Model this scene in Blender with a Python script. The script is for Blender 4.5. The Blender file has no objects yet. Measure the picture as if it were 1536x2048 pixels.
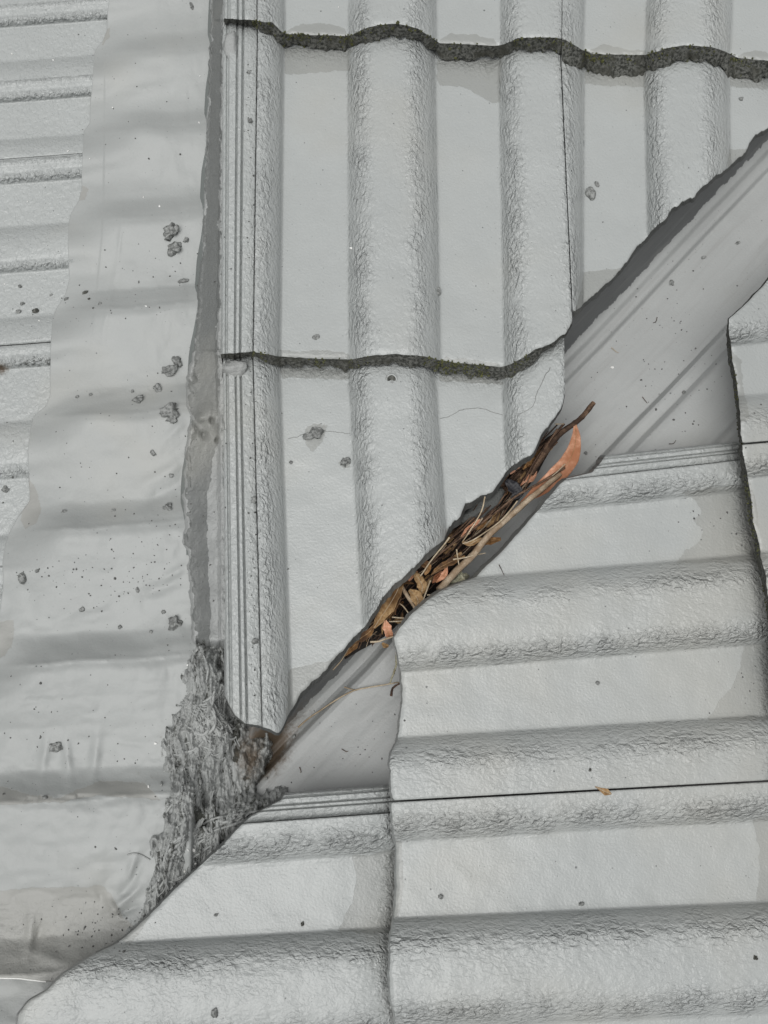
import bpy, math, random
import numpy as np
from mathutils import Vector, noise as mnoise
rng = np.random.RandomState(7)
random.seed(7)
sc = bpy.context.scene
# ------------------------------------------------------------------ camera, sky, sun, exposure
S = 0.0005            # metres covered by one photo pixel on the reference plane
D = 0.95              # camera height above that plane
cam_data = bpy.data.cameras.new('camera')
cam = bpy.data.objects.new('camera', cam_data)
sc.collection.objects.link(cam)
cam.location = (0, 0, D)
cam_data.sensor_fit = 'VERTICAL'
cam_data.sensor_height = 36
cam_data.lens = 36 * D / (2048 * S)
cam_data.clip_start = 0.01
cam_data.clip_end = 200
sc.camera = cam
world = bpy.data.worlds.new("World"); sc.world = world; world.use_nodes = True
wn = world.node_tree.nodes; wl = world.node_tree.links; wn.clear()
sky = wn.new('ShaderNodeTexSky'); sky.sky_type = 'NISHITA'; sky.sun_disc = False
SUN_DIR = Vector((-0.15, -0.03, 1.0)).normalized()
sky.sun_elevation = math.asin(SUN_DIR.z)
sky.sun_rotation = math.atan2(SUN_DIR.x, SUN_DIR.y)
hs = wn.new('ShaderNodeHueSaturation'); hs.inputs['Saturation'].default_value = 0.03
bg = wn.new('ShaderNodeBackground'); bg.inputs['Strength'].default_value = 0.08
wo = wn.new('ShaderNodeOutputWorld')
wl.new(sky.outputs[0], hs.inputs['Color'])
# a cloud deck: brighter overhead than at the horizon
wtc = wn.new('ShaderNodeTexCoord'); wsp = wn.new('ShaderNodeSeparateXYZ'); wmr = wn.new('ShaderNodeMapRange')
wl.new(wtc.outputs['Generated'], wsp.inputs[0]); wl.new(wsp.outputs[2], wmr.inputs[0]); wmr.inputs[3].default_value = 0.12; wmr.inputs[4].default_value = 2.1
wsc = wn.new('ShaderNodeVectorMath'); wsc.operation = 'SCALE'; wl.new(hs.outputs[0], wsc.inputs[0]); wl.new(wmr.outputs[0], wsc.inputs['Scale']); wl.new(wsc.outputs[0], bg.inputs[0]); wl.new(bg.outputs[0], wo.inputs[0])
sd_ = bpy.data.lights.new('sun', 'SUN'); sd_.energy = 1.5; sd_.angle = math.radians(45); sd_.color = (1.0, 0.985, 0.96)
sun = bpy.data.objects.new('sun', sd_); sc.collection.objects.link(sun)
sun.rotation_euler = SUN_DIR.to_track_quat('Z', 'Y').to_euler(); sun.location = (0, 0, 3)
sc.view_settings.view_transform = 'Standard'; sc.view_settings.look = 'None'
sc.view_settings.exposure = 0.18; sc.view_settings.gamma = 1.0

# ------------------------------------------------------------------ numpy helpers
TABS = {}
def vnoise(x, y, seed=0):
    if seed not in TABS: TABS[seed] = np.random.RandomState(seed + 100).rand(256, 256)
    t = TABS[seed]
    xi = np.floor(x).astype(int); yi = np.floor(y).astype(int)
    fx = x - xi; fy = y - yi; fx = fx*fx*(3-2*fx); fy = fy*fy*(3-2*fy)
    a = t[xi % 256, yi % 256]; b = t[(xi+1) % 256, yi % 256]; c = t[xi % 256, (yi+1) % 256]; d = t[(xi+1) % 256, (yi+1) % 256]
    return (a*(1-fx)+b*fx)*(1-fy) + (c*(1-fx)+d*fx)*fy - 0.5
def fbm(x, y, seed=0, o=4, g=0.5):
    r = 0; a = 1.0
    for i in range(o):
        r = r + a*vnoise(x*2**i + 13.7*i, y*2**i + 5.3*i, seed+i); a *= g
    return r
def smooth(x, a, b):
    t = np.clip((x-a)/(b-a), 0, 1); return t*t*(3-2*t)
def curve(pts):
    p = sorted(pts); X = np.array([q[0] for q in p], float); Y = np.array([q[1] for q in p], float)
    return lambda x: np.interp(x, X, Y)
def sdpoly(U, V, poly):
    """signed distance in px, positive inside"""
    U = np.asarray(U, float); V = np.asarray(V, float)
    d = np.full(U.shape, 1e9); ins = np.zeros(U.shape, bool); n = len(poly)
    for i in range(n):
        ax, ay = poly[i]; bx, by = poly[(i+1) % n]; ex, ey = bx-ax, by-ay
        wx, wy = U-ax, V-ay
        t = np.clip((wx*ex+wy*ey)/(ex*ex+ey*ey+1e-9), 0, 1)
        d = np.minimum(d, np.hypot(wx-ex*t, wy-ey*t))
        c = ((ay > V) != (by > V)) & (U < (bx-ax)*(V-ay)/((by-ay) if by != ay else 1e-9) + ax)
        ins ^= c
    return np.where(ins, d, -d)
def gz(v):                       # the whole roof comes nearer towards the foot of the picture
    return 0.10*(np.asarray(v, float)-1024)/1024
def W(u, v, z):
    u = np.asarray(u, float); v = np.asarray(v, float); z = np.asarray(z, float)
    k = S*(D-z)/D
    return np.stack([(u-768)*k, (1024-v)*k, z+0*u], -1)

# ------------------------------------------------------------------ object helpers
def tag(o, label=None, cat=None, group=None, kind=None):
    if label: o['label'] = label
    if cat: o['category'] = cat
    if group: o['group'] = group
    if kind: o['kind'] = kind
    return o
def empty(name, loc):
    o = bpy.data.objects.new(name, None); sc.collection.objects.link(o); o.location = loc; o.empty_display_size = 0.02
    return o
def mesh_obj(name, verts, faces, mat, parent=None, origin=None, attrs=None, smooth_=True):
    verts = np.asarray(verts, float).reshape(-1, 3)
    if parent is not None: origin = np.array(parent.location)
    elif origin is None: origin = verts.mean(0)
    origin = np.array(origin, float)
    me = bpy.data.meshes.new(name)
    me.from_pydata((verts-origin).tolist(), [], [tuple(int(i) for i in f) for f in faces])
    if smooth_: me.polygons.foreach_set('use_smooth', np.ones(len(me.polygons), bool))
    for k, a in (attrs or {}).items():
        at = me.attributes.new(k, 'FLOAT', 'POINT'); at.data.foreach_set('value', np.asarray(a, np.float32).ravel())
    me.materials.append(mat); me.update()
    o = bpy.data.objects.new(name, me); sc.collection.objects.link(o)
    if parent is not None: o.parent = parent
    else: o.location = origin
    return o
def grid_faces(n, m, off=0):
    i, j = np.meshgrid(np.arange(n-1), np.arange(m-1), indexing='ij')
    a = (i*m+j).ravel()+off
    return np.stack([a, a+1, a+m+1, a+m], -1)
def grid(name, U, V, Z, mat, parent=None, attrs=None, flip=False, origin=None):
    P = W(U, V, Z); n, m = U.shape; F = grid_faces(n, m)
    # make the faces look at the camera
    p = P.reshape(-1, 3); c = 0
    a = p[F[:, 0]]; b = p[F[:, 1]]; d = p[F[:, 3]]
    nz = np.cross(b-a, d-a)[:, 2].sum()
    if (nz < 0) != flip: F = F[:, ::-1]
    return mesh_obj(name, p, F, mat, parent, origin, attrs)
class MB:
    def __init__(s): s.v = []; s.f = []; s.n = 0; s.a = []
    def add(s, v, f, a=0.0):
        v = np.asarray(v, float).reshape(-1, 3); s.v.append(v); s.f += [tuple(int(q)+s.n for q in x) for x in f]
        s.n += len(v); s.a.append(np.full(len(v), a, float))
    def build(s, name, mat, parent=None, origin=None, smooth_=True):
        return mesh_obj(name, np.concatenate(s.v), s.f, mat, parent, origin, {'var': np.concatenate(s.a)}, smooth_)
def spline(P, n):
    P = np.asarray(P, float)
    if len(P) < 3:
        t = np.linspace(0, 1, n)[:, None]; return P[0]*(1-t)+P[-1]*t
    Q = np.vstack([2*P[0]-P[1], P, 2*P[-1]-P[-2]]); out = []
    T = np.linspace(0, len(P)-1-1e-6, n)
    for t in T:
        i = int(t); f = t-i; a, b, c, d = Q[i:i+4]
        out.append(0.5*((2*b)+(-a+c)*f+(2*a-5*b+4*c-d)*f*f+(-a+3*b-3*c+d)*f**3))
    return np.array(out)
def tube_geo(P, R, k=7, seed=0, rough=0.0):
    """P world points, R radii in metres -> verts, faces (closed ends)"""
    P = np.asarray(P, float); n = len(P); R = np.broadcast_to(np.asarray(R, float), (n,))
    T = np.gradient(P, axis=0); T /= np.linalg.norm(T, axis=1)[:, None]+1e-12
    up = np.array([0.02, 0.05, 1.0]); A = np.cross(T, up); A /= np.linalg.norm(A, axis=1)[:, None]+1e-9; B = np.cross(A, T)
    rs = np.random.RandomState(seed); v = []
    for i in range(n):
        th = np.arange(k)/k*2*math.pi
        r = R[i]*(1+rough*(rs.rand(k)-0.5))
        v.append(P[i]+(np.cos(th)*r)[:, None]*A[i]+(np.sin(th)*r)[:, None]*B[i])
    v = np.concatenate(v); f = []
    for i in range(n-1):
        for j in range(k):
            f.append((i*k+j, i*k+(j+1) % k, (i+1)*k+(j+1) % k, (i+1)*k+j))
    f.append(tuple(range(k))); f.append(tuple(range((n-1)*k, n*k))[::-1])
    return v, f
# unit icosphere
import bmesh
_bm = bmesh.new(); bmesh.ops.create_icosphere(_bm, subdivisions=3, radius=1)
ICO_V = np.array([v.co[:] for v in _bm.verts]); ICO_F = [tuple(v.index for v in f.verts) for f in _bm.faces]; _bm.free()
_bm = bmesh.new(); bmesh.ops.create_icosphere(_bm, subdivisions=1, radius=1)
ICO1_V = np.array([v.co[:] for v in _bm.verts]); ICO1_F = [tuple(v.index for v in f.verts) for f in _bm.faces]; _bm.free()
_bm = bmesh.new(); bmesh.ops.create_icosphere(_bm, subdivisions=2, radius=1)
ICO2_V = np.array([v.co[:] for v in _bm.verts]); ICO2_F = [tuple(v.index for v in f.verts) for f in _bm.faces]; _bm.free()

# ------------------------------------------------------------------ materials
def nmat(name):
    m = bpy.data.materials.new(name); m.use_nodes = True; nt = m.node_tree; nt.nodes.clear()
    o = nt.nodes.new('ShaderNodeOutputMaterial'); b = nt.nodes.new('ShaderNodeBsdfPrincipled'); nt.links.new(b.outputs[0], o.inputs[0])
    return m, nt, b
def N(nt, t, **k):
    n = nt.nodes.new(t)
    for a, b in k.items(): setattr(n, a, b)
    return n
def setin(n, i, v):
    if hasattr(v, 'is_linked') or isinstance(v, bpy.types.NodeSocket): n.id_data.links.new(v, n.inputs[i])
    else: n.inputs[i].default_value = v
def math_(nt, op, a, b=0.0, c=None, clamp=False):
    n = N(nt, 'ShaderNodeMath', operation=op, use_clamp=clamp); setin(n, 0, a); setin(n, 1, b)
    if c is not None: setin(n, 2, c)
    return n.outputs[0]
def mix(nt, f, a, b):
    n = N(nt, 'ShaderNodeMix', data_type='RGBA'); setin(n, 0, f); setin(n, 6, a); setin(n, 7, b); return n.outputs[2]
def noise(nt, co, scale, detail=2.0, rough=0.5, dist=0.0):
    n = N(nt, 'ShaderNodeTexNoise'); setin(n, 'Vector', co); setin(n, 'Scale', scale); setin(n, 'Detail', detail)
    setin(n, 'Roughness', rough); setin(n, 'Distortion', dist); return n.outputs[0]
def ramp(nt, x, lo, hi, a=0.0, b=1.0, sm=True):
    n = N(nt, 'ShaderNodeMapRange', interpolation_type='SMOOTHSTEP' if sm else 'LINEAR'); setin(n, 0, x); setin(n, 1, lo); setin(n, 2, hi); setin(n, 3, a); setin(n, 4, b); return n.outputs[0]
def attr(nt, nm):
    return N(nt, 'ShaderNodeAttribute', attribute_name=nm).outputs['Fac']

def paint_material(name, base=(0.400, 0.418, 0.412), patch=(0.31, 0.32, 0.308), rough=0.34, wr_scale=235, wr_amp=5.2, grit=0.42, speck=1.0, spec=0.5, wr_stretch=(1, 1, 1), streak=None, wave=0.0):
    m, nt, b = nmat(name)
    pos = N(nt, 'ShaderNodeNewGeometry').outputs['Position']
    mp = N(nt, 'ShaderNodeMapping'); setin(mp, 'Vector', pos); mp.inputs['Scale'].default_value = wr_stretch
    n1 = noise(nt, pos, 9, 4, 0.6)
    n2 = noise(nt, pos, 420, 3, 0.6)
    ptch = attr(nt, 'patch'); dirt = attr(nt, 'dirt'); tex = attr(nt, 'tex')
    edge = math_(nt, 'ADD', ptch, math_(nt, 'MULTIPLY', math_(nt, 'SUBTRACT', noise(nt, pos, 90, 4, 0.65), 0.5), 16))
    pm = ramp(nt, edge, -0.6, 0.6)
    c = mix(nt, pm, (*base, 1), (*patch, 1))
    # slow mottling of the coat
    v = math_(nt, 'ADD', 0.895, math_(nt, 'MULTIPLY', n1, 0.21))
    v = math_(nt, 'MULTIPLY', v, math_(nt, 'ADD', 0.965, math_(nt, 'MULTIPLY', n2, 0.07)))
    cm = N(nt, 'ShaderNodeVectorMath', operation='SCALE'); setin(cm, 0, c); setin(cm, 'Scale', v); c = cm.outputs[0]
    oi = N(nt, 'ShaderNodeObjectInfo')
    vm = N(nt, 'ShaderNodeVectorMath', operation='SCALE'); setin(vm, 0, c); setin(vm, 'Scale', math_(nt, 'ADD', 0.975, math_(nt, 'MULTIPLY', oi.outputs['Random'], 0.05))); c = vm.outputs[0]
    if streak is not None:      # run-off marks that follow the fall of the metal
        mp2 = N(nt, 'ShaderNodeMapping'); setin(mp2, 'Vector', pos); mp2.inputs['Rotation'].default_value = (0, 0, math.radians(streak)); 
        mp3 = N(nt, 'ShaderNodeMapping'); setin(mp3, 'Vector', mp2.outputs[0]); mp3.inputs['Scale'].default_value = (9, 160, 1)
        sn = noise(nt, mp3.outputs[0], 1.0, 5, 0.65)
        c = mix(nt, math_(nt, 'MULTIPLY', ramp(nt, sn, 0.5, 0.74), 0.30), c, (0.25, 0.245, 0.235, 1))
        c = mix(nt, math_(nt, 'MULTIPLY', ramp(nt, sn, 0.44, 0.28), 0.2), c, (0.44, 0.45, 0.445, 1))
    # faint warm dust
    c = mix(nt, math_(nt, 'MULTIPLY', ramp(nt, noise(nt, pos, 4.3, 3, 0.6), 0.48, 0.75), 0.5), c, (0.395, 0.388, 0.35, 1))
    # small dark specks
    for sc_, th, keep in ((95, 0.085, 0.80), (240, 0.12, 0.86), (45, 0.06, 0.75)):
        vo = N(nt, 'ShaderNodeTexVoronoi', feature='F1'); setin(vo, 'Vector', pos); setin(vo, 'Scale', sc_)
        sep = N(nt, 'ShaderNodeSeparateColor'); setin(sep, 0, vo.outputs['Color'])
        k = math_(nt, 'MULTIPLY', ramp(nt, vo.outputs['Distance'], th*0.6, th, 1, 0), math_(nt, 'GREATER_THAN', sep.outputs[0], keep))
        k = math_(nt, 'MULTIPLY', k, 0.75*speck)
        c = mix(nt, k, c, (0.07, 0.075, 0.075, 1))
    # dirt held in corners and darker crevices, from its own noise-broken mask
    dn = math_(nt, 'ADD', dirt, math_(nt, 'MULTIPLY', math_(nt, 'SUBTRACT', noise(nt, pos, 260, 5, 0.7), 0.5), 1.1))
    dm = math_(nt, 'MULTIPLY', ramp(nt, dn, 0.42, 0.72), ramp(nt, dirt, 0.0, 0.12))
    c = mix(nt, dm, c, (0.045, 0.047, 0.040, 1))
    rust = attr(nt, 'rust')
    rm = ramp(nt, math_(nt, 'ADD', rust, math_(nt, 'MULTIPLY', math_(nt, 'SUBTRACT', noise(nt, pos, 150, 6, 0.75), 0.5), 1.1)), 0.25, 0.95)
    rm = math_(nt, 'MULTIPLY', rm, ramp(nt, rust, 0.0, 0.15))
    c = mix(nt, rm, c, (0.10, 0.075, 0.052, 1))
    setin(b, 'Base Color', c)
    rr = math_(nt, 'ADD', rough, math_(nt, 'MULTIPLY', n2, 0.12))
    rr = math_(nt, 'ADD', rr, math_(nt, 'MULTIPLY', dm, 0.4))
    setin(b, 'Roughness', rr); setin(b, 'Specular IOR Level', spec)
    # relief: wrinkled coat on the steep parts, orange peel elsewhere
    w = noise(nt, mp.outputs[0], wr_scale, 2.5, 0.5, 0.5)
    w = math_(nt, 'MULTIPLY', math_(nt, 'MULTIPLY', w, tex), wr_amp)
    g = math_(nt, 'MULTIPLY', noise(nt, pos, 430, 2.5, 0.5), grit)
    fine = math_(nt, 'MULTIPLY', noise(nt, pos, 1400, 2, 0.5), 0.06)
    hgt = math_(nt, 'ADD', math_(nt, 'ADD', w, g), fine)
    if wave: hgt = math_(nt, 'ADD', hgt, math_(nt, 'MULTIPLY', noise(nt, pos, 38, 4, 0.55, 0.6), wave))
    hgt = math_(nt, 'SUBTRACT', hgt, math_(nt, 'MULTIPLY', pm, 0.12))
    bp = N(nt, 'ShaderNodeBump'); bp.inputs['Strength'].default_value = 1.0; bp.inputs['Distance'].default_value = 0.001
    setin(bp, 'Height', hgt); setin(b, 'Normal', bp.outputs[0])
    return m
def rough_material(name, cols, scale=300, rough=0.9, bump=1.0, spec=0.3):
    """cols: 3 colours mixed by noise"""
    m, nt, b = nmat(name)
    pos = N(nt, 'ShaderNodeNewGeometry').outputs['Position']
    var = attr(nt, 'var')
    n1 = noise(nt, pos, scale, 5, 0.65); n2 = noise(nt, pos, scale*0.13, 3, 0.6)
    c = mix(nt, ramp(nt, n1, 0.38, 0.62), (*cols[0], 1), (*cols[1], 1))
    c = mix(nt, ramp(nt, math_(nt, 'ADD', n2, math_(nt, 'MULTIPLY', var, 0.6)), 0.45, 0.75), c, (*cols[2], 1))
    setin(b, 'Base Color', c); setin(b, 'Roughness', rough); setin(b, 'Specular IOR Level', spec)
    bp = N(nt, 'ShaderNodeBump'); bp.inputs['Strength'].default_value = 1.0; bp.inputs['Distance'].default_value = 0.001*bump
    setin(bp, 'Height', n1); setin(b, 'Normal', bp.outputs[0])
    return m
M_TILE = paint_material('grey_roof_paint_down', wr_scale=280, wr_amp=6.6, rough=.25, wr_stretch=(1, .6, 1))
M_TILEB = paint_material('grey_roof_paint_across', base=(0.380, 0.397, 0.391), patch=(0.30, 0.31, 0.30), wr_scale=270, wr_amp=6.6, rough=.25, wr_stretch=(.65, 1, 1))
M_CRUMB = rough_material('grey_coated_crumb', [(0.13, 0.135, 0.13), (0.33, 0.34, 0.33), (0.22, 0.225, 0.22)], 260, 0.5, 2.2, 0.5)
M_GRIT = rough_material('grey_grit', [(0.07, 0.072, 0.07), (0.18, 0.18, 0.175), (0.10, 0.10, 0.095)], 420, 0.8, 1.0)
M_LEAD = paint_material('grey_painted_flashing', base=(0.352, 0.366, 0.359), patch=(0.315, 0.317, 0.30), rough=0.42, grit=0.16, wr_amp=1.6, speck=1.0, wave=.55)
M_TRAY = paint_material('grey_painted_metal', base=(0.385, 0.396, 0.390), patch=(0.120, 0.125, 0.126), rough=0.42, grit=0.22, streak=-46.5, wave=.3, wr_amp=0.9, speck=1.0)  # patch is the painted shade beneath the cut tiles
M_MORT = paint_material('grey_painted_mortar', base=(0.33, 0.34, 0.335), patch=(0.17, 0.177, 0.173), rough=0.5, grit=1.1, wr_amp=1.6, wr_scale=260, speck=0.7)
M_STRIP = paint_material('bare_zinc_strip', base=(0.175, 0.19, 0.185), rough=0.5, grit=0.05, wr_amp=.3, speck=0.2)
M_CUT = paint_material('broken_tile_edge', base=(0.10, 0.104, 0.10), rough=0.75, grit=1.2, wr_amp=3.0, wr_scale=300, speck=1.0)
M_PUTTY = paint_material('grey_fibrous_putty', base=(0.335, 0.346, 0.338), patch=(0.30, 0.26, 0.2), rough=0.42, grit=0.4, wr_amp=4.5, wr_scale=150, speck=0.3, wr_stretch=(2.2, 0.6, 1))
M_EDGE = rough_material('weathered_concrete', [(0.035, 0.037, 0.032), (0.17, 0.172, 0.158), (0.075, 0.075, 0.062)], 330, 0.95, 2.6)
M_MOSS = rough_material('moss', [(0.03, 0.036, 0.014), (0.19, 0.19, 0.075), (0.10, 0.105, 0.06)], 900, 1.0, 1.0, 0.1)
M_BARK = rough_material('dry_bark', [(0.10, 0.06, 0.04), (0.22, 0.14, 0.09), (0.05, 0.03, 0.02)], 700, 0.8, 0.6)
M_BARKD = rough_material('dark_bark', [(0.055, 0.032, 0.022), (0.13, 0.08, 0.055), (0.03, 0.018, 0.012)], 700, 0.8, 0.6)
M_STRAW = rough_material('pale_straw', [(0.42, 0.34, 0.23), (0.56, 0.48, 0.36), (0.30, 0.23, 0.15)], 500, 0.55, 0.3)
M_STICK = rough_material('pale_stick_bark', [(0.38, 0.30, 0.21), (0.54, 0.45, 0.34), (0.28, 0.20, 0.13)], 600, 0.7, 0.7)
M_LEAFR = rough_material('red_dry_leaf', [(0.56, 0.27, 0.16), (0.74, 0.43, 0.29), (0.38, 0.16, 0.08)], 300, 0.6, 0.5)
M_LEAFB = rough_material('brown_dry_leaf', [(0.17, 0.08, 0.028), (0.36, 0.20, 0.08), (0.07, 0.038, 0.02)], 330, 0.6, 0.6)
M_LEAFT = rough_material('tan_dry_leaf', [(0.27, 0.16, 0.07), (0.46, 0.31, 0.16), (0.13, 0.07, 0.03)], 330, 0.6, 0.6)
M_LITTER = rough_material('rotted_litter', [(0.012, 0.010, 0.009), (0.05, 0.034, 0.024), (0.025, 0.02, 0.016)], 350, 0.9, 2.0)
M_SCRAP = rough_material('dark_plastic', [(0.010, 0.010, 0.013), (0.02, 0.02, 0.026), (0.012, 0.012, 0.015)], 120, 0.5, 0.3, 0.4)
M_WHITE = rough_material('white_fleck', [(0.75, 0.75, 0.73), (0.82, 0.82, 0.8), (0.7, 0.7, 0.65)], 300, 0.4, 0.1)
M_LICHEN = rough_material('lichen_crust', [(0.35, 0.35, 0.25), (0.5, 0.48, 0.36), (0.2, 0.17, 0.1)], 600, 0.9, 1.2)
M_CRACK = rough_material('crack_shadow_grime', [(0.17, 0.17, 0.165), (0.24, 0.24, 0.23), (0.15, 0.15, 0.145)], 600, 0.9, 0.2)
M_DECK = rough_material('roof_underlay', [(0.03, 0.03, 0.03), (0.05, 0.05, 0.05), (0.04, 0.035, 0.03)], 60, 0.95, 1.0)

# ------------------------------------------------------------------ the setting
mesh_obj('roof_deck', W(np.array([[-900, -900], [2500, 2500]], float), np.array([[-900, 3000], [-900, 3000]], float), np.full((2, 2), -0.26)).reshape(-1, 3), [(0, 1, 3, 2)], M_DECK, attrs={'var': np.zeros(4)})['kind'] = 'structure'

# ------------------------------------------------------------------ roof tiles
def roll_h(s, a, b, H, n=3.0, p=0.78):
    x = np.abs((s-(a+b)/2)/((b-a)/2)); return H*np.clip(1-np.clip(x, 0, 1)**n, 0, 1)**p
PATCHES = []
def roof_tile(axis, label, lines, bT, bB, b0, bend, feats, z0, lift, band, ribs=None, s_range=None, patches=(), group=None, step=4.0, moss_dirt=0.0,
              jag=None, drop=0.014, end_dirt=0.35, cracks=(), seam_low=None, wear=1.0, mat=None, texamp=1.0, name='roof_tile', top_dirt=0.3, edge_mat=None, lap=None, edge_shade=None):
    """axis 'A': across = photo u, along = photo v.  axis 'B': across = v, along = -u.
    lines: (s, position at bT, position at bB); feats: rolls (s0, s1, height)"""
    mat = mat or (M_TILE if axis == 'A' else M_TILEB)
    ls = np.array([l[0] for l in lines], float); lT = np.array([l[1] for l in lines], float); lB = np.array([l[2] for l in lines], float)
    if axis == 'B' and bT < -1000: lT, lB = lB, lT
    def across(s, b):
        t = (b-bT)/(bB-bT)
        pT = np.interp(s, ls, lT)+np.where(s < ls[0], s-ls[0], 0)+np.where(s > ls[-1], s-ls[-1], 0)
        pB = np.interp(s, ls, lB)+np.where(s < ls[0], s-ls[0], 0)+np.where(s > ls[-1], s-ls[-1], 0)
        return pT*(1-t)+pB*t
    def uv(a, b): return (a, b) if axis == 'A' else (-b, a)
    seed = (sum(map(ord, label))*7) % 997
    def make(s, part):
        s = np.asarray(s, float)
        # end of each column, found where the column's line meets the edge curve
        e = np.full(s.shape, float(bB))
        for _ in range(8): e = bend(across(s, e))
        ja = jag(across(s, e)) if jag is not None else 1.0
        e = e + ja*(2.6*fbm(s/11.0+seed, s*0+seed, 3, 4, 0.6)+3.5*vnoise(s/31.0+seed, s*0+.3, 5))
        L = max(e.max()-b0, 10); nb = int(L/step)+2
        T = np.linspace(0, 1, nb)
        Sg = np.repeat(s[:, None], nb, 1); Bg = b0 + (e[:, None]-b0)*T[None, :]
        A = across(Sg, Bg); U, V = uv(A, Bg)
        H = 0*Sg; tex = 0*Sg
        for (a, b, h) in feats:
            hh = roll_h(Sg, a, b, h); H = H+hh
            xs_ = (Sg-(a+b)/2)/((b-a)/2)*(-1 if axis == 'A' else 1); x = np.abs(xs_)
            # one flank of each roll is coarse, the other only finely pebbled
            tex = np.maximum(tex, (np.where(xs_ > 0, np.exp(-((x-0.74)/0.22)**2), (.55*np.exp(-((x-0.52)/0.20)**2))+.12*np.exp(-((x-.9)/.15)**2))*(x < 1.10)+0.12*(x < 1))*(1+1.1*fbm(U/45, V/45, 23, 3)))
        if seam_low is not None: H = H - 0.0025*(Sg < seam_low)
        if part == 'side_lock':
            H = np.interp(Sg, *ribs)
            tex = tex*0+0.35
        Lz = lift*np.clip((Bg-bT)/(bB-bT), -0.3, 1.4)
        Z = gz(V)+z0+Lz+H
        n = fbm(U/60.0, V/60.0, 11, 3); Z = Z+n*0.0010
        Z = Z+(0.10+tex*texamp)*fbm(U/9.0, V/9.0, 21, 2)*0.0010
        if lap is not None:
            dl = np.clip(Bg-lap(A), -40, 200); Z = Z-0.0085*np.exp(-np.clip(dl, 0, 200)/17.0)*(1+.3*vnoise(A/20.0, A*0, 17))
            tex = np.maximum(tex, .55*np.exp(-(dl/26.0)**2))
        # the worn round-over at the very end of the tile
        de = e[:, None]-Bg; Z = Z-0.0020*np.exp(-de/4.0)+0.0012*fbm(U/6.0, V/6.0, 27, 2)*np.exp(-de/9.0)
        jj = ja if np.isscalar(ja) else np.asarray(ja)[:, None]
        dirt = end_dirt*np.exp(-de/3.0)*jj
        if top_dirt: dirt = dirt+0  # overlap grime is supplied by the light
        dirt = dirt+.30*np.exp(-(s1-Sg)/5.0)*(part == 'body')
        patch = np.full(U.shape, -30.0)
        for poly in patches: patch = np.maximum(patch, sdpoly(U, V, poly))
        if part == 'side_lock':
            g = smooth(Sg, ribs[2], ribs[2]+6); dirt = dirt+0.26*g+0.10
        return U, V, Z, dict(patch=patch, dirt=dirt, tex=tex*texamp*wear, rust=0*U), e
    s0, s1 = s_range
    root_u, root_v = uv(across(np.array((s0+s1)/2), np.array(float(bT)+(bB-bT)/2)), bT+(bB-bT)/2)
    root = empty(name, W(root_u, root_v, gz(root_v)+z0-0.01).tolist())
    tag(root, label, 'roof tile', group)
    def with_sides(s, U, V, Z, at, left, right):
        # vertical edges of the tile (extra columns going straight down)
        def col(i, dz):
            return U[i:i+1], V[i:i+1], Z[i:i+1]-dz, {k: v[i:i+1] for k, v in at.items()}
        parts = [(U, V, Z, at)]
        if left: parts.insert(0, col(0, left))
        if right: parts.append(col(len(s)-1, right))
        U = np.concatenate([p[0] for p in parts]); V = np.concatenate([p[1] for p in parts]); Z = np.concatenate([p[2] for p in parts])
        at = {k: np.concatenate([p[3][k] for p in parts]) for k in at}
        return U, V, Z, at
    body_s0 = ribs[3] if ribs is not None else s0
    s = np.arange(body_s0, s1+0.01, step); s[-1] = s1
    U, V, Z, at, e = make(s, 'body')
    ends = [(s, U[:, -1], V[:, -1], Z[:, -1])]
    U2, V2, Z2, at2 = with_sides(s, U, V, Z, at, 0.010, 0.012)
    grid('tile_body', U2, V2, Z2, mat, root, at2)
    if ribs is not None:
        sr = np.arange(s0, body_s0+0.01, 1.1)
        U, V, Z, at, e2 = make(sr, 'side_lock')
        ends.insert(0, (sr, U[:, -1], V[:, -1], Z[:, -1]))
        U2, V2, Z2, at2 = with_sides(sr, U, V, Z, at, 0.02, 0)
        grid('side_lock', U2, V2, Z2, mat, root, at2)
    # broken / cast face at the lower end
    ss = np.concatenate([q[0] for q in ends]); u = np.concatenate([q[1] for q in ends]); v = np.concatenate([q[2] for q in ends]); z = np.concatenate([q[3] for q in ends])
    # resample finely
    k = np.linspace(0, len(ss)-1, int(len(ss)*1.6)); i = np.arange(len(ss))
    u, v, z, ss = (np.interp(k, i, q) for q in (u, v, z, ss))
    aa = u if axis == 'A' else v
    bd = band(aa)*(1+.45*fbm(ss/24.0+seed, ss*0+2, 7, 3, .6)+.25*fbm(ss/6.0, ss*0+4, 6, 2)); R = 8; rows = []
    for r in range(R):
        t = r/(R-1)
        off = bd*t + (0 if r in (0,) else 1.6*fbm(ss/5.0+9*r, ss*0+r*1.7+seed, 9, 3))
        uu = u + (0 if axis == 'A' else -off); vv = v + (off if axis == 'A' else 0)
        zz = z-0.0004*(r > 0) - drop*t + 0.0008*vnoise(ss/4.0, ss*0+r*3.1, 4)*(r > 0)
        rows.append((uu, vv, zz))
    U = np.stack([q[0] for q in rows]); V = np.stack([q[1] for q in rows]); Z = np.stack([q[2] for q in rows])
    grid('front_edge', U, V, Z, edge_mat or M_EDGE, root, dict(var=np.zeros(U.shape), patch=(np.full(U.shape, -30.) if edge_shade is None else np.repeat(edge_shade(aa)[None, :], R, 0)), dirt=np.full(U.shape, .22), tex=np.full(U.shape, .5), rust=np.zeros(U.shape)))
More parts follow.
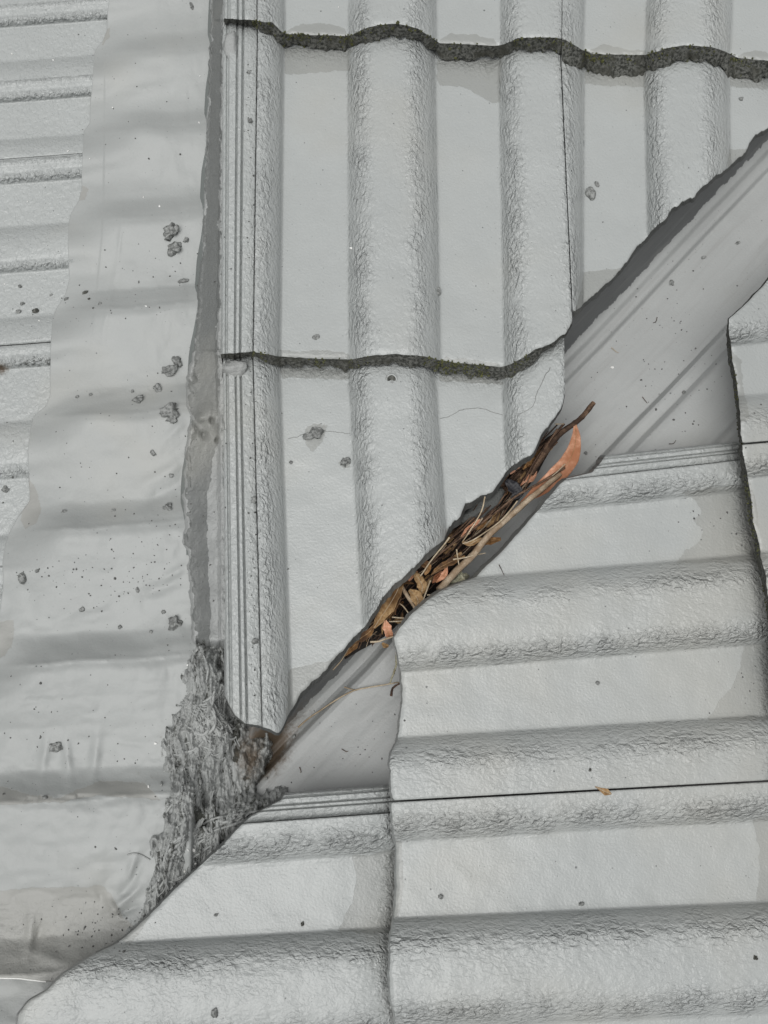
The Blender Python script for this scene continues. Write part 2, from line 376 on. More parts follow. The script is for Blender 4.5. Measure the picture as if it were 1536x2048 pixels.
    for cr in cracks:
        pts = spline(cr, 60); cu = pts[:, 0]+2.2*fbm(pts[:, 0]/9, pts[:, 1]/9, 33, 3); cv = pts[:, 1]+2.2*fbm(pts[:, 0]/9+50, pts[:, 1]/9, 34, 3)
        # height of the surface under the crack
        a = cu if axis == 'A' else cv; bb = cv if axis == 'A' else -cu
        sg = np.linspace(s0, s1, 400); ag = np.array([np.interp(x, across(sg, y), sg) for x, y in zip(a, bb)])
        H = sum(roll_h(ag, p, q, h) for p, q, h in feats)
        zc = gz(cv)+z0+lift*(bb-bT)/(bB-bT)+H+0.0001+fbm(cu/60.0, cv/60.0, 11, 3)*0.0010
        vv_, ff_ = tube_geo(W(cu, cv, zc), 0.00020+0.00008*rng.rand(60), 5)
        mb = MB(); mb.add(vv_, ff_); mb.build('crack', M_CRACK, root)
    return root, (u, v, z, bd)

MOSS = []      # (u, v, z, band) strips where moss grows
Zero = lambda x: 0*x
# rib pattern of the exposed side lock: positions, heights, start of the low channel, start of the body
def ribpat(s0, s1, H=0.016):
    w = s1-s0; f = lambda t: s0+w*t
    xs = [f(t) for t in (0, .05, .12, .15, .19, .22, .40, .42, .45, .47, .56, .58, .61, .63, .80, .97, 1)]
    hs_ = [-.004]+[H*t for t in (.7, .85, .62, .62, 1, 1, .66, .66, 1, 1, .58, .58, .97, .9, .8, .62)]
    return (np.array(xs), np.array(hs_), f(.80), s1)

H0 = 0.0275
# --- upper slope, course 0 (top of the picture)
top0 = [(450, 38), (500, 40), (520, 42), (545, 45), (562, 62), (575, 68), (600, 68), (690, 72), (702, 70), (725, 58), (760, 50), (795, 48), (835, 56), (865, 76), (880, 86), (990, 92), (1010, 88), (1035, 77), (1060, 74), (1110, 75), (1130, 79), (1165, 100), (1185, 108), (1290, 110), (1330, 97), (1370, 90), (1420, 93), (1450, 102), (1478, 116), (1536, 122), (1700, 130)]
bot0 = [(450, 47), (500, 52), (545, 70), (572, 92), (600, 95), (690, 98), (704, 92), (735, 82), (780, 79), (820, 84), (862, 106), (882, 116), (985, 124), (1012, 112), (1060, 100), (1110, 103), (1140, 121), (1165, 135), (1182, 140), (1280, 142), (1312, 130), (1370, 119), (1425, 125), (1458, 142), (1482, 148), (1536, 156), (1700, 165)]
t0, b0c = curve(top0), curve(bot0)
linesA0 = [(443, 446, 446), (515, 515, 515), (567, 568, 571), (698, 698, 698), (872, 868, 872), (1002, 1000, 1003), (1124, 1127, 1124), (1168, 1173, 1169), (1295, 1300, 1292), (1462, 1472, 1462), (1600, 1610, 1600), (1760, 1770, 1760)]
rA = ribpat(443, 515)
fA = [(400, 567, H0), (698, 872, H0), (1002, 1168, H0), (1295, 1462, H0), (1594, 1760, H0)]
patch0 = [[(575, 60), (600, 48), (640, 46), (690, 56), (700, 80), (570, 80)], [(878, 80), (900, 66), (950, 70), (992, 78), (995, 100), (880, 100)], [(1180, 100), (1205, 88), (1250, 97), (1290, 104), (1290, 120), (1180, 120)], [(1475, 110), (1500, 100), (1540, 105), (1540, 130), (1475, 130)]]
_, st = roof_tile('A', 'grey tile at the top edge of the photo with ribbed side lock and mossy lower edge, left of the fine joint', linesA0, -150, 60, -170, t0, fA, 0.0005, 0.018, lambda a: 0.9*(b0c(a)-t0(a)), rA, (443, 1123), patch0, 'tiles of the upper slope', jag=lambda a: 0.6+0*a, drop=0.0165); MOSS.append(st)
_, st = roof_tile('A', 'grey tile cut off by the top right corner of the photo, mossy lower edge, right of the fine joint', linesA0, -150, 60, -170, t0, fA, -0.0015, 0.018, lambda a: 1.15*(b0c(a)-t0(a)), None, (1124, 1740), patch0, 'tiles of the upper slope', jag=lambda a: 0.6+0*a, drop=0.0165); MOSS.append(st)
# --- course 1
end1a = [(440, 708), (505, 704), (520, 706), (560, 713), (640, 718), (700, 719), (740, 712), (790, 708), (850, 713), (885, 722), (940, 728), (1000, 734), (1020, 729), (1050, 713), (1070, 698), (1100, 688), (1130, 669), (1150, 638)]
bnd1 = [(440, 8), (505, 12), (540, 16), (600, 18), (690, 19), (730, 17), (790, 20), (850, 21), (900, 22), (1000, 20), (1040, 24), (1068, 26), (1085, 14), (1110, 8), (1140, 6)]
linesA1 = [(443, 443, 441), (515, 516, 507), (567, 569, 561), (698, 697, 699), (872, 868, 880), (1002, 997, 1010), (1121, 1118, 1148), (1166, 1168, 1172)]
p1 = [[(570, 100), (572, 132), (640, 128), (690, 126), (705, 100)], [(873, 118), (878, 170), (930, 176), (960, 192), (985, 206), (1000, 203), (1003, 118)], [(560, 700), (600, 703), (640, 698), (700, 706), (700, 730), (560, 730)], [(890, 716), (930, 717), (1000, 726), (1000, 745), (890, 740)], [(570, 96), (570, 150), (700, 140), (700, 96)]]
_, st = roof_tile('A', 'large uncut grey tile in the middle of the upper slope, ribbed side lock on its left', linesA1, 60, 720, 20, curve(end1a), fA, 0.0, 0.019, curve(bnd1), rA, (443, 1121), p1, 'tiles of the upper slope', lap=lambda a: b0c(a)-2, jag=lambda a: 0.45+0.9*smooth(a, 1040, 1080), drop=0.0155); MOSS.append(st)
end1b = [(1120, 640), (1143, 628), (1170, 604), (1197, 580), (1228, 553), (1255, 520), (1278, 492), (1296, 474), (1330, 440), (1345, 415), (1385, 398), (1408, 372), (1440, 345), (1460, 330), (1488, 312), (1498, 290), (1510, 272), (1536, 258), (1600, 195), (1700, 90), (1760, 60)]
linesA1b = [(1121, 1119, 1146), (1166, 1168, 1165), (1291, 1286, 1300), (1458, 1457, 1462), (1600, 1600, 1605), (1760, 1760, 1770)]
fA1b = [(1010, 1166, H0), (1291, 1458, H0), (1600, 1760, H0)]
p1b = [[(1168, 545), (1200, 540), (1260, 535), (1260, 640), (1150, 640)], [(1168, 140), (1170, 168), (1230, 172), (1290, 176), (1290, 130)], [(1458, 300), (1490, 298), (1540, 290), (1540, 345), (1455, 350)], [(1460, 148), (1462, 172), (1536, 178), (1536, 150)]]
roof_tile('A', 'grey tile on the upper right with a blister, its lower edge cut diagonally along the metal tray', linesA1b, 60, 640, 20, curve(end1b), fA1b, -0.0018, 0.019, lambda a: 8+0*a, None, (1121.6, 1740), p1b, 'tiles of the upper slope', edge_mat=M_CUT, lap=lambda a: b0c(a)-2, jag=lambda a: 2.0+0*a, drop=0.012)
# --- course 2
end2 = [(440, 1380), (450, 1392), (462, 1416), (470, 1430), (490, 1446), (520, 1452), (540, 1458), (556, 1466), (565, 1455), (575, 1432), (592, 1406), (602, 1386), (640, 1352), (665, 1327), (682, 1308), (700, 1284), (722, 1262), (740, 1236), (762, 1205), (790, 1166), (820, 1142), (855, 1108), (888, 1078), (898, 1050), (920, 1036), (930, 1010), (984, 986), (1000, 960), (1025, 932), (1068, 902), (1085, 866), (1105, 843), (1120, 820), (1129, 803), (1135, 700)]
linesA2 = [(443, 443, 449), (515, 507, 524), (567, 560, 583), (698, 697, 735), (872, 868, 915), (1002, 1003, 1035), (1128, 1129, 1140)]
fA2 = [(400, 567, H0), (698, 872, H0), (1002, 1172, H0)]
p2 = [[(578, 1340), (620, 1328), (655, 1322), (700, 1290), (700, 1480), (570, 1480)], [(560, 735), (700, 740), (700, 758), (565, 756)], [(610, 855), (640, 845), (655, 852), (650, 870), (640, 890), (625, 905), (612, 890)],
      [(676, 925), (690, 914), (702, 920), (700, 935), (686, 938)], [(880, 745), (1003, 752), (1003, 768), (880, 762)]]
roof_tile('A', 'grey cracked tile below the middle of the upper slope, cut diagonally above the dead leaves', linesA2, 720, 1400, 660, curve(end2), fA2, -0.001, 0.019, curve([(440, 4), (560, 5), (600, 9), (760, 13), (1050, 11), (1128, 5)]), rA, (443, 1128), p2, 'tiles of the upper slope', edge_mat=M_CUT, lap=lambda a: curve(end1a)(a)+curve(bnd1)(a)-2, jag=lambda a: 0.6+1.3*smooth(a, 560, 600), drop=0.013,
          cracks=[[(880, 836), (900, 832), (925, 820), (960, 816), (985, 824), (1008, 832)], [(1035, 832), (1065, 812), (1078, 775), (1100, 735)], [(700, 868), (640, 862), (575, 878)]])

# --- right-hand slope (tiles run across the picture, lower end at the left)
HB = 0.0225
def ZB(): return 0.006
grpB = 'tiles of the right slope'
feR = [(480, 1620), (555, 1541), (580, 1518), (600, 1500), (615, 1484), (638, 1457), (660, 1457), (690, 1463), (720, 1466), (760, 1474), (820, 1478), (880, 1483), (920, 1490), (960, 1497), (1000, 1503), (1040, 1506), (1080, 1516), (1130, 1527), (1200, 1538), (1300, 1548), (1500, 1560)]
endR = lambda a: -curve(feR)(a)
lR = [(400, 412, 402), (520, 525, 515), (692, 692, 680), (795, 795, 783), (888, 888, 876)]
roof_tile('B', 'grey tile at the right edge of the photo just above the tray tile, cut diagonally at its top corner', lR, -1600, -1460, -1780, endR, [(520, 692, HB), (795, 985, HB)], 0.024, 0.020, curve([(500, 4), (640, 3), (700, 8), (880, 6), (1000, 8)]), None, (440, 888), [[(1462, 700), (1482, 720), (1490, 790), (1500, 840), (1460, 845), (1455, 700)]], grpB, drop=0.020, jag=lambda a: 0.8+0*a, end_dirt=.5)
lR2 = [(888, 890, 878), (955, 957, 945), (1105, 1112, 1100), (1290, 1300, 1290), (1440, 1450, 1440)]
_, stR = roof_tile('B', 'narrow strip of a grey tile entering at the right edge with grimy lower end', lR2, -1600, -1460, -1780, endR, [(800, 955, HB), (1105, 1290, HB)], 0.0225, 0.020, curve([(880, 6), (960, 10), (1100, 11), (1200, 7)]), None, (890, 1440), [[(1500, 960), (1512, 1000), (1520, 1090), (1540, 1120), (1490, 1120), (1490, 950)]], grpB, drop=0.020, jag=lambda a: 0.8+0*a, end_dirt=.6)
feM1 = [(870, 1262), (905, 1216), (925, 1200), (945, 1182), (957, 1132), (972, 1116), (1010, 1086), (1050, 1051), (1105, 1000), (1155, 950), (1168, 912), (1180, 885), (1195, 862), (1230, 822), (1256, 798), (1275, 788), (1310, 797), (1375, 805), (1440, 801), (1480, 795), (1515, 779), (1585, 780), (1603, 790)]
lM1 = [(953, 953, 880), (998, 998, 918), (1054, 1054, 981), (1167, 1167, 1110), (1343, 1343, 1288), (1477, 1477, 1434), (1600, 1600, 1562)]
rB = ribpat(953, 998, 0.0155)
pM1 = [[(1360, 985), (1390, 1000), (1405, 1025), (1385, 1040), (1408, 1060), (1400, 1085), (1370, 1100), (1355, 1125), (1540, 1125), (1540, 960)], [(1490, 1290), (1480, 1330), (1468, 1370), (1440, 1400), (1415, 1440), (1560, 1440), (1560, 1280)]]
roof_tile('B', 'big grey tile right of the dead leaves, ribbed along its top and cut diagonally at its left end', lM1, -1500, -800, -1580, lambda a: -curve(feM1)(a), [(886, 1054, HB), (1167, 1343, HB+.001), (1477, 1680, HB)], 0.001, 0.022, lambda a: 9-5*smooth(a, 1230, 1270), rB, (953, 1600), pM1, grpB, edge_mat=M_MORT, edge_shade=lambda a: 30-60*smooth(a, 1230, 1270), lap=lambda a: -curve(feR)(a)+12, end_dirt=.12, drop=0.016, jag=lambda a: 0.9+0*a)  # edge darkened in colour for the shadow along the diagonal cut
feM2 = [(1600, 783), (1650, 785), (1690, 793), (1780, 794), (1838, 788), (1875, 780), (1990, 780), (2030, 790), (2100, 793), (2250, 790)]
lM2 = [(1604, 1604, 1566), (1681, 1681, 1641), (1837, 1837, 1806), (2060, 2060, 2030), (2210, 2210, 2185)]
pM2 = [[(1505, 1640), (1518, 1690), (1520, 1740), (1512, 1800), (1600, 1800), (1600, 1630)], [(780, 1680), (802, 1684), (806, 1760), (800, 1835), (780, 1835)]]
roof_tile('B', 'big grey tile in the bottom right corner of the photo with a small tan leaf on its top joint', lM2, -1500, -800, -1580, lambda a: -curve(feM2)(a), [(1480, 1681, HB), (1837, 2060, HB+.003)], 0.000, 0.022, lambda a: 4+0*a, None, (1604, 2210), pM2, grpB, edge_mat=M_TILEB, end_dirt=.12, drop=0.018, jag=lambda a: 0.7+0*a, texamp=1.15)
feL = [(1560, 590), (1583, 572), (1600, 562), (1630, 506), (1650, 482), (1665, 468), (1690, 445), (1730, 402), (1745, 386), (1780, 348), (1830, 300), (1875, 250), (1888, 232), (1900, 205), (1915, 178), (1945, 130), (1980, 95), (2000, 60), (2028, 39), (2060, 34), (2140, 35), (2250, 36)]
lL = [(1568, 1568, 1605), (1625, 1625, 1661), (1704, 1704, 1737), (1855, 1855, 1884), (2080, 2080, 2105), (2230, 2230, 2250)]
rL = ribpat(1568, 1625, 0.0155)
pL = [[(705, 1712), (712, 1750), (706, 1800), (690, 1830), (676, 1862), (800, 1870), (800, 1700)], [(240, 1880), (300, 1830), (262, 1892)]]
roof_tile('B', 'grey tile at the bottom left, ribbed along its top and cut diagonally beside the hairy putty', lL, -800, -300, -870, lambda a: -curve(feL)(a), [(1490, 1704, HB), (1855, 2080, HB+.003)], -0.004, 0.018, lambda a: 6+0*a, rL, (1568, 2230), pL, grpB, edge_mat=M_MORT, edge_shade=lambda a: 30-60*smooth(a, 1880, 1930), lap=lambda a: -curve(feM2)(a)+4, end_dirt=.12, drop=0.016, jag=lambda a: 0.6+0*a, texamp=1.15)  # cut face of this tile also painted dark as shadow

# ------------------------------------------------------------------ left-hand slope: tiles under a dressed flashing sheet
ROLLS = [(-200, -110), (-30, 56), (125, 207), (281, 370), (456, 548), (638, 740), (846, 960), (1072, 1197), (1337, 1470), (1612, 1780), (1958, 2130), (2300, 2480)]
def vn(u, v): return v+0.075*u*(1-0.35*smooth(v, 900, 1700))
def zleft(u, v): return gz(v)-0.018-0.045*(1-np.asarray(v, float)/2048)
def rollsum(x, n=2.6, p=0.85, H=0.013):
    h = 0*x
    for a, b in ROLLS: h = h+roll_h(x, a, b, H*(0.75+0.25*min(max((b-a)/150, 0.4), 1.3)), n, p)
    return h
fe_edge = [(-60, 222), (0, 218), (45, 214), (62, 214), (80, 207), (100, 190), (135, 187), (180, 184), (210, 180), (245, 180), (262, 168), (330, 164), (372, 164), (400, 158), (430, 140), (470, 136), (520, 137), (560, 138), (590, 130), (620, 112), (640, 105), (700, 101), (790, 100), (812, 92), (832, 68), (860, 60), (900, 56), (960, 58), (1000, 60), (1040, 32), (1062, 20), (1090, 10), (1130, 5), (1180, 6), (1240, -5), (1300, -20), (1400, -60), (1500, -100), (1950, -150), (2100, -150)]
edgeL = curve(fe_edge)
grpL = 'tiles of the left slope'
seams = [(1135, 1620, 'sliver of grey tile at the left edge of the photo, lowest beside the flashing sheet'), (-170, 12, 'grey tile in the top left corner of the photo, half under the flashing sheet'),
         (12, 318, 'grey tile near the top left with fine grooves, running under the flashing sheet'),
         (318, 692, 'grey tile at the left edge above the black joint, with two small pits of moss'),
         (692, 1135, 'grey tile at the left edge below the black joint, its upper rib stained brown')]
for a0, a1, lab in seams:
    gp = .8 if 692 in (a0, a1) else -.3; va = np.linspace(a0+gp, a1-gp, int((a1-a0)/2.6)); ub = np.arange(-170, 250, 4.0)
    VN, U = np.meshgrid(va, ub, indexing='ij'); V = VN-0.075*U
    e = edgeL(V)+26; U = np.minimum(U, e); V = VN-0.075*U
    H = rollsum(VN)
    tex = 0*U+0.22
    for a, b in ROLLS:
        x = (VN-(a+b)/2)/((b-a)/2); tex = np.maximum(tex, np.exp(-((x-0.72)/0.22)**2)*1.0); tex = np.maximum(tex, 0.6*np.exp(-((x-0.05)/0.14)**2)*((a+b)/2 < 400))
    Z = zleft(U, V)+H+(0.3+tex)*fbm(U/9, V/6, 41, 2)*0.0011+0.0006*fbm(U/50, V/50, 42, 2)
    Z = Z-(0.003*np.exp(-(VN-a0)/1.5)+0.004*np.exp(-(a1-VN)/2.0))*(1 if 692 in (a0, a1) else .12)
    dirt = 0*U
    if a0 == 692: dirt = 0.38*np.exp(-((VN-722)/24)**2)*smooth(U, -60, 60)+0.22*np.exp(-((VN-735)/10)**2)
    if a0 == 318: dirt = 0.42*np.exp(-((VN-684)/7)**2)*smooth(U, 0, 60)+0.45*np.exp(-((VN-550)/6)**2)*smooth(U, 60, 130)*0.6
    rust = 0*U
    if a0 == 692: rust = 0.9*np.exp(-((U-2)/22)**2-((VN-738)/14)**2)
    root = empty('roof_tile', W(60., (a0+a1)/2, gz((a0+a1)/2)-0.07).tolist()); tag(root, lab, 'roof tile', grpL)
    grid('tile_body', U, V, Z, M_TILE, root, dict(patch=np.full(U.shape, -30.), dirt=dirt, tex=tex, rust=rust))
# dressed flashing sheet
wallx = curve([(-100, 424), (0, 420), (180, 413), (320, 407), (420, 402), (560, 393), (700, 380), (840, 373), (980, 366), (1100, 368), (1300, 362), (1400, 340), (1500, 320), (1600, 330), (1750, 300), (1900, 260), (2000, 200), (2200, 150)])
def sheet_z(u, v, drop=1.0):
    x = vn(u, v)
    hug = sum(rollsum(x+d, 2.0, 1.3, 0.0150)*w for d, w in ((-16, .2), (-8, .2), (0, .2), (8, .2), (16, .2)))
    # away from the tiles the sheet runs in long slack waves: a rise facing up the picture, then a slow fall
    cr = np.array([-200, -32, 122, 278, 452, 634, 842, 1068, 1332, 1606, 1950, 2300], float)
    xc = x+9*fbm(u/90, x*0+np.floor(x/200), 57, 2)
    i = np.clip(np.searchsorted(cr, xc)-1, 0, len(cr)-2); f = (xc-cr[i])/(cr[i+1]-cr[i]); f = np.clip(f, 0, 1)
    soft = smooth(u, 120, 420)
    saw = np.where(f < .78, 1-smooth(f, -.10, .78)*1.0, 0)+np.where(f >= .78, (np.clip(f-.78, 0, 1)/.22)**1.45, 0)
    saw = saw-0.10*np.exp(-(np.minimum(f, 1-f)/.05)**2)*(1+soft)
    amp = 0.0225*np.clip((cr[i+1]-cr[i])/180.0, .8, 1.35)*(1-0.30*soft)
    ke = smooth(u-edgeL(v), 0, 120)
    h = hug*(1-ke)+(saw*amp+0.002)*ke
    z = zleft(u, v)+0.0035+h
    z = z+0.0026*fbm(u/120, v/70, 51, 3)+0.0020*fbm(u/34, v/80, 58, 3)*smooth(u, 240, 380)+0.0024*np.abs(fbm(u/60+.3*v/60, v/30, 59, 2))*smooth(v, 700, 1500)+0.0012*fbm(u/38, v/45, 54, 3)*smooth(v, 700, 1300)
    # overlapped strip edge
    st = curve([(60, 214), (110, 209), (200, 209), (400, 207), (480, 203), (560, 195), (640, 186), (700, 182)])(v)
    z = z+0.0011*smooth(u-st, -1.5, 1.5)*smooth(v, 60, 130)*(1-smooth(v, 600, 680))
    for (cu, cv, a, b, th, amp) in DENTS:
        c, s = math.cos(math.radians(th)), math.sin(math.radians(th))
        X = (u-cu)*c+(v-cv)*s; Y = -(u-cu)*s+(v-cv)*c
        z = z+amp*np.exp(-(X/a)**2-(Y/b)**2)
    return z-drop*0.08*smooth(u, 380, 415)*smooth(v, 1290, 1340)
DENTS = [(88, 1515, 9, 40, 8, .003), (135, 1520, 9, 36, -5, .0035), (190, 1515, 10, 42, 6, .0035), (60, 1540, 20, 14, 0, -.002), (230, 1560, 50, 12, 0, -.0025),
         (250, 1800, 34, 8, -40, .005), (225, 1815, 26, 8, 50, .004), (262, 1760, 40, 10, -62, -.005), (205, 1795, 22, 9, 60, -.003), (262, 1745, 30, 8, -75, .004), (255, 1822, 22, 6, -25, -.004),
         (60, 1870, 10, 45, 4, .003), (75, 1880, 8, 30, 20, -.003), (30, 1180, 20, 30, 0, .002), (110, 1265, 30, 30, 0, -.002), (190, 1230, 60, 18, -20, .0025),
         (320, 1175, 40, 14, -25, -.004), (345, 1150, 30, 10, -35, .003), (150, 1420, 80, 25, 0, .002), (330, 985, 60, 12, -30, -.003), (340, 940, 60, 14, -30, .003), (230, 790, 50, 10, -12, .0025),
         (120, 820, 40, 10, -20, .002), (350, 860, 30, 9, -45, .002), (300, 180, 70, 14, -15, .0016), (350, 610, 60, 14, -22, .002), (110, 1920, 60, 12, 20, .003), (20, 1905, 40, 14, 0, .002), (220, 600, 5, 60, 12, .0012), (240, 480, 4, 40, 6, .0008)]
# bottom edge of the sheet, free at the lower left
vb = curve([(-160, 1952), (0, 1955), (40, 1956), (55, 1958), (90, 1962), (140, 1966), (420, 1972)])
tt = np.linspace(0, 1, 520); ss_ = np.linspace(0, 1, 150)
TT, SS = np.meshgrid(tt, ss_, indexing='ij')
vtop = -120.0
U0 = np.zeros_like(TT); V0 = np.zeros_like(TT)
V0 = vtop+(1957-vtop)*TT
for _ in range(3):
    uL = edgeL(V0); uR = 436+0*V0; U0 = uL+(uR-uL)*SS; V0 = vtop+(vb(U0)-vtop)*TT
U0 = U0+(1-SS)**12*(1.2*fbm(V0/14, V0*0, 61, 3))
Z0 = sheet_z(U0, V0)
patchL = [[(-40, 1785), (60, 1776), (200, 1772), (225, 1790), (250, 1840), (330, 1900), (330, 2000), (-40, 2000)], [(-30, 1245), (28, 1240), (26, 1290), (10, 1312), (-30, 1330)], [(60, 960), (74, 980), (82, 1020), (72, 1046), (50, 1056), (40, 1040)],
          [(-40, 1560), (60, 1590), (120, 1595), (200, 1560), (290, 1565), (320, 1600), (200, 1590), (120, 1604), (-40, 1612)], [(-30, 940), (55, 935), (62, 1000), (40, 1030), (-30, 1040)], [(205, 60), (220, 55), (222, 75), (205, 90)], [(165, 370), (176, 380), (170, 400), (158, 402)]]
pt = np.full(U0.shape, -30.0)
for p in patchL: pt = np.maximum(pt, sdpoly(U0, V0, p))
dirtS = 0.20*np.exp(-((U0-200)/110)**2-((V0-1165)/22)**2)+0.18*np.exp(-((U0-200)/40)**2-((V0-1850)/40)**2)+0.26*np.exp(-((U0-300)/50)**2-((V0-1200)/20)**2)
rustS = 0.32*np.exp(-((U0-285)/45)**2-((V0-1555)/18)**2)+0.2*np.exp(-((U0-80)/90)**2-((V0-1600)/10)**2)+0.35*np.exp(-((V0-1480)/60)**2-((U0-322)/14)**2)
# fold the left and bottom borders down to give the sheet its thickness
def pad(A, f): return np.concatenate([f(A[:, :1]), A], 1)
Uq = pad(U0, lambda a: a-0.4); Vq = pad(V0, lambda a: a); Zq = pad(Z0, lambda a: a-0.0026)
ptq = pad(pt, lambda a: a); dq = pad(dirtS, lambda a: a); rq = pad(rustS, lambda a: a)
Uq = np.concatenate([Uq, Uq[-1:]]); Vq = np.concatenate([Vq, Vq[-1:]+1.0]); Zq = np.concatenate([Zq, Zq[-1:]-0.003])
ptq = np.concatenate([ptq, ptq[-1:]]); dq = np.concatenate([dq, dq[-1:]]); rq = np.concatenate([rq, rq[-1:]])
fl = grid('flashing_sheet', Uq, Vq, Zq, M_LEAD, None, dict(patch=ptq, dirt=dq, tex=0.12+0.5*smooth(Vq, 1780, 1850)+0*Uq, rust=rq))
tag(fl, 'broad grey sheet dressed in soft waves over the left slope tiles', 'flashing')
# bright bare lip of the sheet at the lower left, and the sheet beneath it
ul = np.linspace(-150, 92, 60); vl = vb(ul)+0.6*fbm(ul/20, ul*0, 3, 2)
v_, f_ = tube_geo(W(ul, vl+1, sheet_z(ul, vl)-0.0006), 0.0007, 6)
mb = MB(); mb.add(v_, f_); mb.build('bare_lip', M_WHITE, fl)
uu = np.linspace(-170, 260, 110); vv = np.linspace(1930, 2200, 70); UU, VV = np.meshgrid(uu, vv, indexing='ij')
ZZ = zleft(UU, VV)+0.004*fbm(UU/70, VV/60, 71, 3)-0.012+0.006*smooth(VV, 1990, 2050)
o = grid('lower_flashing', UU, VV, ZZ, M_LEAD, None, dict(patch=-30+0*UU, dirt=0.1+0*UU, tex=0.25+0*UU, rust=0*UU)); tag(o, 'darker flashing piece in the bottom left corner, under the bright sheet lip', 'flashing')

# ------------------------------------------------------------------ upstand strip and mortar bedding beside the ribbed tiles
vs = np.arange(-120, 1112, 5.0)
lx = curve([(-120, 424), (0, 418), (180, 411), (320, 404), (420, 399), (560, 391), (700, 378), (840, 371), (980, 362), (1050, 360), (1112, 366)])
aa_ = np.array([0, .15, .4, .7, 1.0])
Ug, Vg = np.meshgrid(aa_, vs, indexing='ij'); Vb = Vg
Ub = lx(Vg)-3+Ug*20
Zb = sheet_z(lx(Vg), Vg)*0+ (zleft(Ub, Vg)+0.004)+np.array([-.02, 0.006, .012, .020, .022])[:, None]
st_ = grid('metal_upstand', Ub, Vb, Zb, M_STRIP, None, dict(patch=-30+0*Ub, dirt=0*Ub, tex=0.05+0*Ub, rust=0*Ub)); tag(st_, 'thin smooth grey metal strip standing between the wavy sheet and the mortar', 'metal strip')
vs = np.arange(-120, 1318, 3.0); a = np.linspace(0, 1, 44)
mL = curve([(-120, 426), (0, 420), (180, 416), (240, 412), (420, 407), (560, 398), (640, 390), (700, 385), (760, 374), (800, 372), (840, 378), (860, 372), (980, 366), (1085, 363), (1100, 372), (1200, 380), (1280, 385), (1345, 400)])
mR = curve([(-120, 452), (0, 450), (60, 448), (300, 446), (600, 444), (700, 442), (740, 446), (1000, 452), (1200, 450), (1345, 450)])
Ag, Vg = np.meshgrid(a, vs, indexing='ij')
uL = mL(Vg)+5*fbm(Vg/16, Vg*0, 81, 4, .6); uR = mR(Vg)+3*fbm(Vg/14, Vg*0+4, 82, 3)
Um = uL+(uR-uL)*Ag
zl = zleft(uL, Vg)+0.024; zr = gz(Vg)+0.006+0.019*(((Vg-40) % 660)/660)*0.6
shape = np.interp(Ag, [0, .04, .10, .20, .82, .90, 1], [-.6, 0.02, .18, .20, .72, .98, 1.0])
Zm = zl+(zr-zl)*shape
rg = np.abs(fbm(Um/13, Vg/26, 83, 4, .6)); Zm = Zm+0.0045*rg*(np.exp(-((Ag-.1)/.12)**2)+np.exp(-((Ag-.92)/.1)**2)+0.25)+0.0012*fbm(Um/6, Vg/9, 84, 3)
# lumpy bits
for (cu, cv, r, amp) in [(415, 828, 16, .011), (440, 850, 12, .011), (385, 860, 12, .012), (384, 760, 9, .009), (400, 836, 8, .01), (430, 180, 9, .006), (378, 735, 10, .005), (408, 870, 7, -.008), (424, 842, 5, -.01), (434, 880, 4, -.01), (425, 1120, 26, .008), (428, 1200, 26, .010), (420, 1280, 20, .010), (415, 1050, 16, .006)]:
    Zm = Zm+amp*np.exp(-((Um-cu)**2+((Vg-cv)*.8)**2)/r**2)
Zm = Zm-.05*smooth(Vg+9*fbm(Um/9, Vg/30, 89, 3), 1278, 1310)
dm_ = 0.12+0.55*np.exp(-((Um-430)/10)**2-((Vg-1310)/18)**2)+0.5*np.exp(-((Um-408)/9)**2-((Vg-1290)/20)**2)
mo = grid('mortar_bedding', Um, Vg, Zm, M_MORT, None, dict(patch=(0.33-np.abs(Ag-.47))*(uR-uL)+9*fbm(Um/12, Vg/30, 88, 4)-95*np.clip(Ag-.34, 0, 1)*smooth(Vg, 860, 1020)+3+6*fbm(Um/5, Vg/7, 87, 2), dirt=dm_, tex=0.45+0.5*(Ag > .8)+0*Um, rust=0*Um))
tag(mo, 'long rough grey band of mortar running down the left side of the ribbed tiles', 'mortar')
def lump_geo(u, v, z, ru, rv, rz, seed=0, amp=0.35, ang=0, sub=3):
    base = {1: ICO1_V, 2: ICO2_V, 3: ICO_V}[sub]; F = {1: ICO1_F, 2: ICO2_F, 3: ICO_F}[sub]
    p = base.copy(); off = Vector((seed*3.1, seed*1.7, 0.5))
    r = np.array([1+amp*2*mnoise.noise(Vector(q)*1.3+off)+amp*1.0*mnoise.noise(Vector(q)*3.1+off) for q in p])
    p = p*r[:, None]*np.array([ru*S, rv*S, rz])
    c, s = math.cos(ang), math.sin(ang); p = np.stack([p[:, 0]*c-p[:, 1]*s, p[:, 0]*s+p[:, 1]*c, p[:, 2]], -1)
    return p+W(u, v, z), F
def attr0(n): return dict(patch=np.full(n, -30.), dirt=np.full(n, .30), tex=np.full(n, .5), rust=np.zeros(n))
def lump(name, mat, u, v, z, ru, rv, rz, label, cat, group=None, seed=0, amp=.35, ang=0, parent=None):
    p, F = lump_geo(u, v, z, ru, rv, rz, seed, amp, ang)
    o = mesh_obj(name, p, F, mat, parent, None if parent is not None else W(u, v, z), {**attr0(len(p)), 'var': np.zeros(len(p))})
    if parent is None: tag(o, label, cat, group)
    return o
lump('mortar_lump', M_MORT, 470, 738, gz(737)+.012, 25, 17, .010, 'smooth knob of mortar squeezed out under the middle course beside the ribs', 'mortar lump', seed=4, amp=.2)
lump('mortar_lump', M_MORT, 462, 97, gz(95)+.012, 16, 34, .006, 'flat flake of mortar over the ribs just below the top mossy course', 'mortar lump', seed=9, amp=.2)

